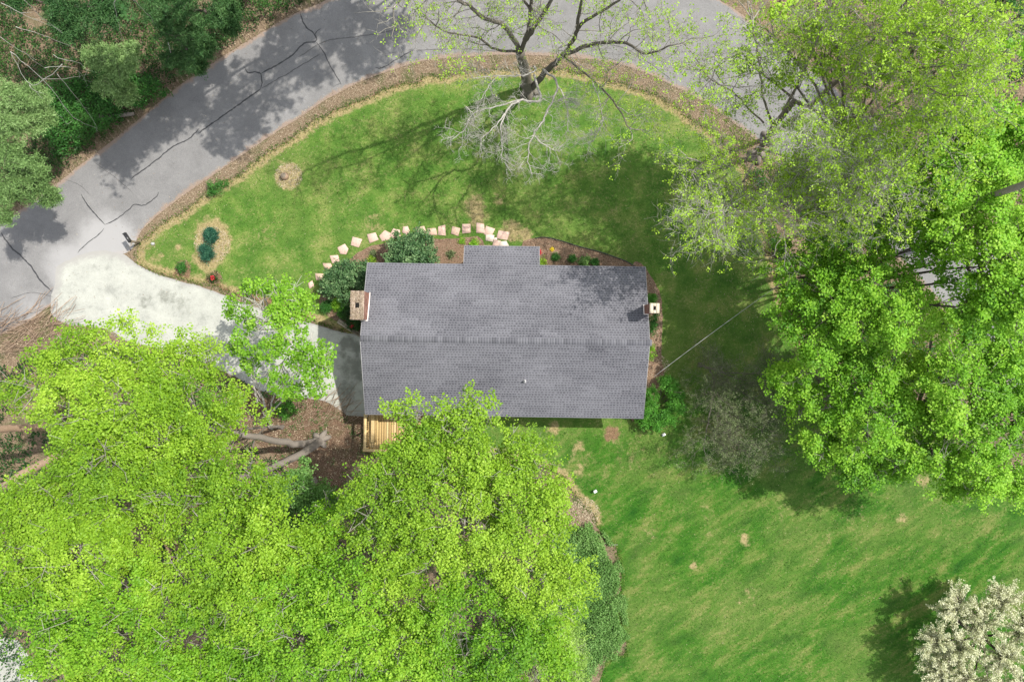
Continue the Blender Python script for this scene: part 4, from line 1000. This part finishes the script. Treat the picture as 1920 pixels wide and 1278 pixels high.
offtree("tall tree beyond the road that shades the pavement cracks", [(400,210,34),(450,160,44),(520,150,50),(430,260,36),(330,215,40),(480,215,36)], 15, 'lime')
offtree("tall tree beyond the road above the bend", [(600,110,50),(680,60,55),(740,70,40),(600,30,50),(690,120,30),(540,70,44)], 15, 'lime')
offtree("tall tree beyond the road at the upper left corner", [(250,250,40),(220,320,36),(290,225,40),(190,265,36)], 15, 'pine_dark', 60)
for lab, sh, hh, de in (("tall tree outside the right edge that dapples the corner of the roof", [(1130,520,34),(1180,540,26),(1190,600,20),(1200,735,26),(1170,760,22)], 19, 14),):
    bl = []
    for (px, py, rp) in sh:
        h1 = hh + rnd(-1, 1); q_ = sh_at(px, py, h1); bl.append((q_[0], q_[1], rp/31.5*F/(CAM_H-h1), h1))
    g_ = P(sum(b[0] for b in bl)/len(bl), sum(b[1] for b in bl)/len(bl), hh)
    tree(lab, (960+g_.x*31.53+60, 639-g_.y*31.53), bl, 'maple', 'bark', dens=de, k=6, lsize=.18, clump=.9, trunk_r=.16, twigs=.8,
         fork=(sum(b[0] for b in bl)/len(bl), sum(b[1] for b in bl)/len(bl), 18))

# ------------------------------------------------------------------ shrubs
def shrub(name, label, px, py, rpx, h, mat, dens=900, k=4, lsize=.07, clump=.28, group=None, blobs=None, cat="shrub", flat=.8, tone=0, up=.45, aspect=.6, flowers=None):
    b = P(px, py, 0) if h < .6 else Vector((*(P(px, py, h).xy), 0)); root = empty(name, b); tag(root, label, cat, group)
    bl = []
    if blobs is None:
        r = rpx/31.5; bl = [(0, 0, h*.55, r*.8)] + [(math.cos(a)*r*.45, math.sin(a)*r*.45, h*rnd(.4,.6), r*rnd(.5,.62)) for a in [i*1.2566+rnd(-.3,.3) for i in range(5)]]
    else:
        for (x, y, rp, hh) in blobs:
            c = P(x, y, hh); bl.append((c.x-b.x, c.y-b.y, hh*.75, rp*(CAM_H-hh)/F))
    sg = []
    for (x, y, z, r) in bl:
        for _ in range(7):
            sg.append((x*.3, y*.3, 0, .014, x+rnd(-.5,.5)*r, y+rnd(-.5,.5)*r, z+r*flat*.5, .005))
    link("stems", seg_mesh("stems", sg), M['bark_dark'], root)
    C, tn = blob_clusters(bl, dens, clump, flat, .3); C[:, 2] = np.maximum(C[:, 2], .03)
    L, D = clusters(C, k, .02)
    link("foliage", leaves_mesh("foliage", L, lsize, up, np.repeat(tn, k)+rng.normal(.5+tone, .16, len(L)), D, aspect), M[mat], root)
    if flowers:
        fm, n = flowers; r = bl[0][3]
        C = np.stack([rng.normal(0, r*.35, n), rng.normal(0, r*.35, n), np.full(n, bl[0][2]+r*flat*.85)+rng.normal(0, .03, n)], 1)
        L, D = clusters(C, 5, .01); link("blossoms", leaves_mesh("blossoms", L, .06, .5, None, D, .8), M[fm], root)
    return root
shrub("rhododendron", "large round dark evergreen shrub covering the middle of the flagstones by the front wall", 768, 475, 40, 2.2, 'rhodo', dens=330, lsize=.12, clump=.34,
      blobs=[(750,455,24,2.2),(785,450,22,2.2),(768,478,30,2.4),(740,478,20,2),(798,478,18,2),(765,500,30,1.8),(790,500,18,1.8)], cat="shrub")
shrub("rhododendron", "pair of rounded dark evergreen humps left of the house corner above the brick chimney", 640, 528, 40, 1.8, 'rhodo', dens=330, lsize=.12, clump=.34,
      blobs=[(625,528,24,1.8),(640,510,22,1.9),(668,512,22,1.9),(645,540,20,1.6),(672,530,16,1.6),(612,540,14,1.3),(690,520,22,1.8)])
shrub("juniper_shrub", "upper of two blue-green junipers in a straw ring near the mailbox", 399, 442, 12, .5, 'juniper', lsize=.11, aspect=.25, k=5, clump=.3, group="two junipers on the lawn", up=.2)
shrub("juniper_shrub", "lower of two blue-green junipers in a straw ring near the mailbox", 390, 474, 12, .5, 'juniper', lsize=.11, aspect=.25, k=5, clump=.3, group="two junipers on the lawn", up=.2, tone=.05)
shrub("small_shrub", "small green shrub in a dark mulch ring by the driveway edge", 344, 501, 7, .5, 'deep')
shrub("azalea", "small azalea with red flowers in a dark mulch ring by the driveway", 402, 521, 7, .35, 'under', dens=300, cat="shrub", flowers=('red', 14))
shrub("small_shrub", "small dark shrub half hidden by the young tree at the driveway", 466, 541, 9, .5, 'under')
shrub("garden_shrub", "small dark shrub on the bare soil left of the chimney", 610, 574, 9, .6, 'deep')
shrub("garden_shrub", "light green shrub beside the dark one left of the chimney", 631, 571, 9, .7, 'maple')
shrub("garden_shrub", "narrow green shrub against the chimney foot", 642, 583, 9, .7, 'box')
shrub("chimney_shrub", "dull dark shrub wrapped around the outer foot of the brick chimney", 655, 560, 14, 1.4, 'under', dens=500, blobs=[(652,548,10,1.6),(650,575,11,1.6),(660,592,12,1.4),(668,606,10,1.0),(646,592,8,1)])
shrub("azalea", "red flowering shrub in the dark corner between chimney and timber edging", 658, 608, 10, .7, 'under', dens=500, flowers=('red', 26), cat="shrub")
for i, (px, py, r, mt, lb) in enumerate([(1041,482,7,'deep',"first round dwarf shrub right of the porch, under the yellow flower"), (1072,485,7.5,'deep',"second round dwarf shrub right of the porch, in the middle of the bed"), (1114,493,7,'deep',"last round dwarf shrub in the bed right of the porch")]):
    shrub("dwarf_shrub", lb, px, py, r, .5, mt, group="round dwarf shrubs in the right flower bed", lsize=.05, clump=.18)
shrub("hosta_plant", "pale leafy perennial between the dwarf shrubs right of the porch", 1096, 492, 9, .3, 'ivy', dens=400, lsize=.1, tone=.3, cat="plant")
shrub("leafy_plant", "yellow-green plant tucked in the corner beside the porch roof", 1014, 492, 7, .4, 'lime', dens=500, cat="plant")
shrub("flower", "single yellow flower in the mulch right of the porch", 1035, 468, 2.6, .25, 'yellow', dens=900, cat="flower", lsize=.04, clump=.1)
shrub("flower", "red flowers against the right side of the porch", 1011, 473, 3.5, .4, 'red', dens=600, cat="flower", lsize=.05, clump=.12)
shrub("leafy_plant", "bright green tuft at the front of the porch roof left of the flagstones", 889, 457, 6.5, .3, 'maple', dens=500, cat="plant")
shrub("leafy_plant", "lime tuft at the roof edge between the dark evergreen shrubs", 698, 489, 7, .35, 'lime', dens=500, cat="plant")
shrub("leafy_plant", "small dark twiggy plant in the mulch left of the big evergreen", 701, 475, 4, .3, 'olive', dens=300, cat="plant")
shrub("leafy_plant", "brownish plant in the mulch right of the big evergreen shrub", 846, 477, 6, .35, 'olive', dens=300, cat="plant")
shrub("leafy_plant", "tiny green sprig at the bed edge beside the flagstones", 866, 453, 2.8, .2, 'maple', dens=400, cat="plant", lsize=.05)
shrub("ring_shrub", "bright green mounded shrub curling around the lower right corner of the house", 1245, 765, 40, 1.2, 'box', dens=420, lsize=.09, clump=.34,
      blobs=[(1222,745,16,1.2),(1216,770,18,1.2),(1230,790,18,1.1),(1252,785,18,1.1),(1268,762,16,1.1),(1270,738,15,1.1),(1258,722,14,1.1),(1210,790,12,.9),(1245,718,9,.9)])
shrub("foundation_shrub", "green shrub against the house above the slim chimney", 1226, 560, 9, .9, 'box', dens=500)
shrub("foundation_shrub", "dark green shrub against the house just below the slim chimney", 1225, 597, 11, 1, 'deep', dens=500, blobs=[(1228,595,9,1),(1230,610,9,1),(1226,622,7,.9)])
shrub("foundation_shrub", "small vivid green shrub at the right end of the ridge", 1219, 660, 8, .6, 'maple', dens=500, blobs=[(1222,652,6,.6),(1222,668,6,.6)])
shrub("garden_shrub", "small dark green shrubs behind the birch at the driveway end", 535, 770, 14, .7, 'box', dens=500, blobs=[(530,772,12,.8),(545,762,10,.7),(520,765,8,.6)])
shrub("hedge_shrub", "dark green clump at the road edge of the front lawn", 405, 352, 14, .5, 'deep', dens=400, tone=.2, blobs=[(402,350,12,.4),(418,343,8,.35),(395,362,7,.3)])
# grey-green spreading shrub on the shaded lawn
twiggy("dull olive spreading shrub with a short trunk on the shaded lawn", (1312, 684),
       [([(1312,684,0),(1330,690,1),(1360,700,1.8)], .09, .05, 1), ([(1330,690,.9),(1345,740,2),(1360,790,2.6)], .06, .02, 1), ([(1345,700,1.5),(1400,740,2.6),(1440,760,3)], .05, .02, 1), ([(1340,720,1.6),(1330,780,2.3),(1320,830,2.4)], .05, .02, 1), ([(1360,790,2.4),(1380,830,2.6),(1400,850,2.6)], .03, .015, 1), ([(1360,700,1.8),(1420,700,2.5),(1450,710,2.8)], .04, .015, 1), ([(1345,740,2),(1390,780,2.6),(1430,810,2.7)], .03, .015, 1)],
       'olive', 'bark_old', kids=2, depth=3, L0=1.45, leafp=.36, leafk=4, lsize=.075, name="spreading_shrub", trunk_r=.1, r0=.014, start=.2, cat="shrub", twig_bark='bark_old')
# cream blossom tree, bottom right
def blossom():
    b = P(1800, 1165, 0); root = empty("blossom_tree", b); tag(root, "spiky cream-white blossoming tree in the bottom right corner", "tree")
    tr = MB(); sg = []; pts = []; tn = []
    limb(tr, [(0,0,-.1), (.1,-.1,.8), (.3,-.2,1.6)], .16, .12, 9)
    hub = [P(1840,1165,2.6)-b, P(1795,1140,2.3)-b, P(1760,1200,2.2)-b, P(1770,1260,2.2)-b, P(1880,1130,2.6)-b, P(1800,1215,2.4)-b, P(1880,1230,3)-b, P(1820,1270,2.5)-b, P(1920,1180,3)-b, P(1920,1280,3)-b, P(1850,1320,2.6)-b]
    for hb in hub:
        limb(tr, [(.3,-.2,1.4), Vector((.3,-.2,1.9)).lerp(hb, .5), hb], .07, .04, 6)
        for _ in range(66):
            u = rnd(-.15, 1); ph = rnd(0, 6.283); s = math.sqrt(1-u*u); l = rnd(.7, 1.75)
            away = (hb.xy - Vector((1.9,-1.4))); dirv = Vector((s*math.cos(ph), s*math.sin(ph), u*.9)) + Vector((away.x, away.y, 0))*.18
            e = hb + dirv.normalized()*l; m_ = hb.lerp(e, .5) + Vector((0,0,.1))
            sg.append((*hb, .018, *m_, .012)); sg.append((*m_, .012, *e, .004))
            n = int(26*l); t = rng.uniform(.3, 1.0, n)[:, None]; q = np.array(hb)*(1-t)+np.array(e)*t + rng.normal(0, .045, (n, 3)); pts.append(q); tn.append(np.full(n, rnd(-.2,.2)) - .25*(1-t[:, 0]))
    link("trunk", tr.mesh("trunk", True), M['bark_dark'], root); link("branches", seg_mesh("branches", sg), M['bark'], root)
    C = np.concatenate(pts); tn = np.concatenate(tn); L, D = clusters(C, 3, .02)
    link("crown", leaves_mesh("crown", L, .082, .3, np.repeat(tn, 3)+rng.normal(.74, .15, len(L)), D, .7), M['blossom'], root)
blossom()

# ------------------------------------------------------------------ ground cover (stuff)
def scatter(poly_px, n, exclude=(), X0=None):
    o = np.array([G(*p) for p in poly_px]); lo, hi = o.min(0), o.max(0)
    X = rng.uniform(lo[0], hi[0], n); Y = rng.uniform(lo[1], hi[1], n); k = inside(o, X, Y)
    for ex in exclude: k &= ~inside(ex, X, Y)
    return X[k], Y[k]
def cover(name, label, poly, n, mat, hmin, hmax, k=4, lsize=.1, up=.5, exclude=(), tone=0, aspect=.6, thr=-1, freq=.5):
    X, Y = scatter(poly, n, exclude)
    nz = np.array([mnoise.noise(Vector((x*freq, y*freq, 2.2))) for x, y in zip(X, Y)]); kk = nz > thr; X, Y, nz = X[kk], Y[kk], nz[kk]
    Z = hmin + (hmax-hmin)*rng.random(len(X))*(0.5+.5*np.clip(nz*1.6+.4, 0, 1))
    L, D = clusters(np.stack([X, Y, Z], 1), k, .04)
    o = link(name, leaves_mesh(name, L, lsize, up, np.repeat(nz*.35, k)+rng.normal(.48+tone, .17, len(L)), D, aspect), M[mat], None, 'stuff')
    if label: o['label'] = label
    return o
WOOD = [(-120,-120),(620,-60),(560,15),(470,60),(385,115),(320,160),(262,208),(190,268),(140,305),(95,342),(20,385),(-120,440)]
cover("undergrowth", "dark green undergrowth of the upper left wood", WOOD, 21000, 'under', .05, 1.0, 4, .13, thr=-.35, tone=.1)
cover("undergrowth", "brighter brambles in the upper left wood", [(100,170),(260,120),(330,180),(250,215),(150,285),(110,300),(90,240)], 5000, 'deep', .2, 1.1, 4, .12, thr=-.2)
cover("ivy", "green ivy bank along the lower lawn edge", [(1075,985),(1100,985),(1125,1003),(1135,1035),(1150,1060),(1160,1090),(1150,1130),(1165,1180),(1160,1215),(1120,1240),(1095,1290),(1020,1290),(1000,1100),(1040,1000)], 15000, 'ivy', .05, .9, 4, .1, tone=.12, freq=.8)
cover("ivy", "straggling runners at the edge of the ivy bank", [(1095,975),(1120,985),(1145,1010),(1160,1050),(1178,1090),(1172,1140),(1182,1190),(1170,1225),(1130,1250),(1120,1150),(1110,1050)], 9000, 'ivy', .03, .35, 4, .09, tone=.1, thr=.05, freq=1.3)
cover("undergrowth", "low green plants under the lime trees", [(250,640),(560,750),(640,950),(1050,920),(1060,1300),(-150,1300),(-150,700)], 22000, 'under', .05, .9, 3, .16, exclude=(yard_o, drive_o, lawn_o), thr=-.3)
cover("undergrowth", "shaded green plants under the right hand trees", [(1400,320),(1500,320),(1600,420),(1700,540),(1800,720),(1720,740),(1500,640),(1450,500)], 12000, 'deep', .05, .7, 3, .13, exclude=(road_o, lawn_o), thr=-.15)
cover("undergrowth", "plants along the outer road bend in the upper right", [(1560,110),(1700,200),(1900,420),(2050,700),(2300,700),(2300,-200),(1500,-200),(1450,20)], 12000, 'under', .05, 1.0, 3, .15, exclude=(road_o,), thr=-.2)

hou = [G(712, 522), G(1186, 522), G(1186, 756), G(712, 756)]
# grass blades over the lawn
X, Y = scatter([(200,80),(1500,80),(1960,700),(1960,1330),(1060,1330),(1060,820),(640,860),(640,600),(200,540)], 215000, (hou, bedl_o, bedr_o, bede_o, road_o, drive_o))
k = inside(lawn_o, X, Y); X, Y = X[k], Y[k]
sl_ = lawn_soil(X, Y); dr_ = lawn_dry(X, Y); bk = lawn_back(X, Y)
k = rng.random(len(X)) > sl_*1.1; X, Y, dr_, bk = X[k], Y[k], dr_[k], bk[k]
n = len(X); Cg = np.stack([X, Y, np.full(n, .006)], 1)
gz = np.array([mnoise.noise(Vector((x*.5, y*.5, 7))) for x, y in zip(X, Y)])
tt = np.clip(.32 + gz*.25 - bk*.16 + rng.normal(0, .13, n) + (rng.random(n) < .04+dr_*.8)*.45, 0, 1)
dirs = rng.normal(size=(n, 3)); dirs[:, 2] = np.abs(dirs[:, 2])*1.0+.35
o = link("grass", leaves_mesh("grass", Cg, .075, .15, tt, dirs, .34, .1), M['grass'], None, 'stuff')
# longer ragged tufts where the sward meets verge, bed and drive
p = np.array(lawn_o); d = np.roll(p, -1, 0)-p; seg = rng.integers(0, len(p), 26000); t = rng.random((26000, 1)); q = p[seg]+d[seg]*t+rng.normal(0, .12, (26000, 2))
kk = ~inside(drive_o, q[:, 0], q[:, 1]) & ~inside(hou, q[:, 0], q[:, 1]); q = q[kk]; n = len(q)
dirs = rng.normal(size=(n, 3)); dirs[:, 2] = np.abs(dirs[:, 2])+.2
link("grass", leaves_mesh("grass", np.concatenate([q, np.full((n, 1), .006)], 1), .11, .15, np.clip(rng.normal(.42, .28, n), 0, 1), dirs, .3, .1), M['grass'], None, 'stuff')
# dead leaves on verges and soil
def flakes(X, Y, z, size=.06, mean=.5, sd=.28):
    n = len(X); C = np.stack([X, Y, z+rng.uniform(0, .02, n)], 1)
    return link("dead_leaves", leaves_mesh("dead_leaves", C, size, .75, np.clip(rng.normal(mean, sd, n), 0, 1), None, .6, .3), M['flake'], None, 'stuff')
ri = np.array(smooth_poly([G(*p) for p in ROAD_IN[:26]], .3, False)); 
d = np.gradient(ri, axis=0); d = d/np.linalg.norm(d, axis=1, keepdims=True); nrm2 = np.stack([d[:, 1], -d[:, 0]], 1)
n = 22000; i = rng.integers(0, len(ri), n); w = rng.gamma(2.0, .25, n); sgn = 1.0
q = ri[i] + nrm2[i]*(w[:, None]-.1) + rng.normal(0, .15, (n, 2))
kk = ~inside(drive_o, q[:, 0], q[:, 1]); flakes(q[kk, 0], q[kk, 1], .012, .05, .62, .2)
ro = np.array(smooth_poly([G(*p) for p in ROAD_OUT[14:26]], .3, False)); d = np.gradient(ro, axis=0); d = d/np.linalg.norm(d, axis=1, keepdims=True); nrm2 = np.stack([d[:, 1], -d[:, 0]], 1)
n = 9000; i = rng.integers(0, len(ro), n); q = ro[i] + nrm2[i]*(rng.gamma(2, .3, n)[:, None]-.1); flakes(q[:, 0], q[:, 1], .012, .065, .45)
X, Y = scatter(yard, 9000); flakes(X, Y, .012, .07, .45)
X, Y = scatter(BED_L, 5000, (hou,)); flakes(X, Y, .08, .05, .5); X, Y = scatter(BED_R, 3500, (hou,)); flakes(X, Y, .08, .05, .5); X, Y = scatter(BED_E, 3000, (hou,)); flakes(X, Y, .07, .05, .75, .2)
X, Y = scatter([(40,600),(110,590),(230,640),(240,700),(0,760),(-100,700),(-60,660)], 7000); flakes(X, Y, .005, .07, .45)
X, Y = scatter([(300,640),(600,740),(560,860),(300,840),(100,700)], 9000, (drive_o,)); flakes(X, Y, .01, .08, .45)
for (px, py, rp, m0) in ((398,458,34,.85),(541,330,26,.9),(1095,962,30,.9),(1234,685,20,.9),(1500,600,28,.6),(344,503,16,.3),(402,522,16,.25)):
    x, y = G(px, py); n = int(rp*rp*1.0); a = rng.uniform(0, 6.28, n); r = rp/31.5*np.sqrt(rng.random(n)); flakes(x+np.cos(a)*r, y+np.sin(a)*r, .008, .06, m0, .2)

X, Y = scatter([(0,640),(0,410),(600,0),(800,-60),(1400,0),(1500,300),(1250,180),(960,110),(700,140),(300,400),(240,470)], 1500); flakes(X, Y, .018, .05, .55)
X, Y = scatter([(250,480),(560,240),(900,130),(1380,300),(1480,600),(1900,950),(1900,1278),(1180,1278),(1100,900),(700,840),(640,600)], 2600, (hou, bedl_o, bedr_o)); flakes(X, Y, .03, .045, .75, .2)
X, Y = scatter([(110,510),(250,480),(600,620),(720,650),(700,770),(440,690),(120,600)], 700, (hou,)); flakes(X, Y, .022, .05, .35)
X, Y = scatter([(1300,330),(1430,330),(1480,620),(1300,650)], 1500, (road_o,)); flakes(X, Y, .03, .05, .5)
cover("undergrowth", "sparse weeds on the bare earth by the birch", yard, 1500, 'deep', .02, .15, 4, .08, thr=.08, freq=1.2)

# ------------------------------------------------------------------ brush, edging and small things
def brush(label, box, n, base_dir, mat, L=(1.2, 2.6), hz=.5):
    b = P(*box[:2], 0); sg = []
    for _ in range(n):
        px, py = rnd(box[2], box[4]), rnd(box[3], box[5]); x, y = G(px, py); a = base_dir+R.gauss(0, .35); l = rnd(*L); z = rnd(.03, hz); cv = rnd(-.5, .5)
        p0 = Vector((x, y, z)); 
        for k in range(4):
            a += cv*.25; q = p0+Vector((math.cos(a)*l/4, math.sin(a)*l/4, rnd(-.1,.12))); q.z = max(.02, q.z); sg.append((*p0, .014, *q, .010)); p0 = q
    o = link("brush_pile", seg_mesh("brush_pile", sg), M[mat], None); tag(o, label, "brush pile"); o['kind'] = 'stuff'; return o
brush("heap of dry tan stems between the road and the lime trees at the left edge", (40, 640, -60, 590, 110, 670), 150, .35, 'bark_tan')
brush("scattered dry twigs on the bare earth beside the driveway end", (610, 780, 560, 745, 650, 800), 60, .6, 'bark_tan', (.7, 1.6), .25)
# timber edging beside the drive
ed = empty("timber_edging", (*G(650, 612), 0)); tag(ed, "double row of weathered landscape timbers between the driveway and the chimney bed", "edging")
e0 = Vector((*G(634, 603), 0)) - ed.location; e1 = Vector((*G(692, 640), 0)) - ed.location
nn = (e1-e0).normalized(); sd_ = Vector((-nn.y, nn.x, 0))
for r_, off in enumerate((0, .15)):
    for k in range(2):
        a = e0.lerp(e1, k*.5+.005)+sd_*off; b_ = e0.lerp(e1, k*.5+.495)+sd_*off
        m = MB(); m.obox(a+Vector((0,0,.1+r_*.04)), b_+Vector((0,0,.1+r_*.04)), .13, .2+r_*.08, R.random()); m.build("timber", M['timber'], ed)
be = MB(); be.tube([(*G(x, y), .05) for x, y in smooth_poly([(1003,447),(1022,445),(1050,451),(1085,462),(1120,471),(1150,481),(1176,491),(1198,505)], 4, False)], .03, 6)
tag(be.build("bed_edging", M['black']), "thin dark edging strip curving along the lawn side of the right flower bed", "edging")
# stump
sp = Vector((*G(534, 331), 0)); stp = empty("tree_stump", sp); tag(stp, "weathered tree stump in a bare sandy circle on the front lawn", "stump")
m = MB(); m.tube([(0,0,-.02),(0,0,.1),(0.01,0,.3)], [.26,.2,.17], 14); m.build("bark", M['bark_tan'], stp)
m = MB(); m.tube([(.01,0,.301),(.01,0,.315)], [.15,.145], 14); m.build("cut_face", M['timber'], stp)
# mailbox
mb = empty("mailbox", (*G(262, 456), 0), math.radians(-57)); tag(mb, "black mailbox on a post at the road edge by the driveway mouth", "mailbox")
m = MB(); m.box(-.05, .05, -.05, .05, 0, 1.0, .3); m.build("post", M['timber'], mb)
m = MB(); m.obox((-.42, 0, 1.02), (.18, 0, 1.02), .09, .04, .3); m.build("arm", M['timber'], mb)
pr = [(-.09, 0), (-.09, .12)] + [(-.09*math.cos(a), .12+.09*math.sin(a)) for a in [math.pi*k/8 for k in range(1, 8)]] + [(.09, .12), (.09, 0)]
n = len(pr); m = MB(); m.add([(-.46, y, 1.045+z) for y, z in pr]+[(.10, y, 1.045+z) for y, z in pr], [tuple(range(n)), tuple(reversed(range(n, 2*n)))]+[(i, n+i, n+(i+1) % n, (i+1) % n) for i in range(n)]); m.build("box", M['black'], mb)
m = MB(); m.box(-.485, -.461, -.095, .095, 1.05, 1.25); m.build("door", M['black'], mb)
# small finds
m = MB(); m.box(-.1, .1, -.07, .07, 0, .12); m.box(-.07, .07, -.05, .05, .12, .2); o = m.build("utility_marker", M['white']); o.location = (*G(1244, 814), 0); o.rotation_euler.z = .5; tag(o, "small white utility cap on the grass below the ring-shaped shrub", "utility cap")
m = MB(); m.box(-.1, .1, -.08, .08, .26, .29); m.tube([(0,0,0),(0,0,.26)], .012, 6); o = m.build("garden_marker", M['white']); o.location = (*G(1115, 919), 0); o.rotation_euler = (0, 0, .6); tag(o, "small white square marker on a stake beside the lime tree and lawn", "marker")
m = MB(); m.prism([(.2*math.cos(a), .11*math.sin(a)) for a in [k*.785 for k in range(8)]], 0, .14, .5, .3); o = m.build("rock", M['grey_stone']); o.location = (*G(1492, 604), 0); tag(o, "flat grey rock at the shaded right edge of the lawn", "rock")
m = MB(); m.prism([(.14*math.cos(a), .11*math.sin(a)) for a in [k*1.05 for k in range(6)]], 0, .1, .5, .3); o = m.build("rock", M['grey_stone']); o.location = (*G(287, 457), 0); tag(o, "pale little rock in the grass near the mailbox", "rock")
# lines
def cable(name, a, b, sag, r, mat, label, cat):
    a, b = Vector(a), Vector(b); pts = []
    for k in range(25):
        t = k/24; q = a.lerp(b, t); q.z -= sag*4*t*(1-t); pts.append(q)
    m = MB(); m.tube(pts, r, 5); return tag(m.build(name, mat), label, cat)
pole = Vector((*P(1760, 330, 8.5).xy, 0))
cable("service_cable", P(1226, 706, 3.3), (pole.x, pole.y, 8.5), 1.0, .011, M['cable'], "pale overhead cable running from the right end of the roof up into the trees", "cable")
up_ = empty("utility_pole", pole); tag(up_, "wooden utility pole hidden among the right hand trees", "utility pole")
m = MB(); m.tube([(0,0,0),(0,0,9)], [.16,.12], 12); m.build("pole", M['bark'], up_)
m = MB(); m.obox((-.9,0,8.6),(.9,0,8.6), .1, .12); m.build("crossarm", M['timber'], up_)
m = MB(); m.tube([(*G(1131,1021), .03),(*G(1158,1020), .05)], .012, 5); tag(m.build("stick", M['twig_white']), "thin pale stick lying on the lawn beside the ivy bank", "stick")

tri = 0
for ob_ in SC.objects:
    if ob_.type == 'MESH': tri += sum(1 for _ in ()) + (len(ob_.data.loops) - 2*len(ob_.data.polygons))
import sys; sys.stderr.write("TRIANGLES %d OBJECTS %d\n" % (tri, len(SC.objects)))
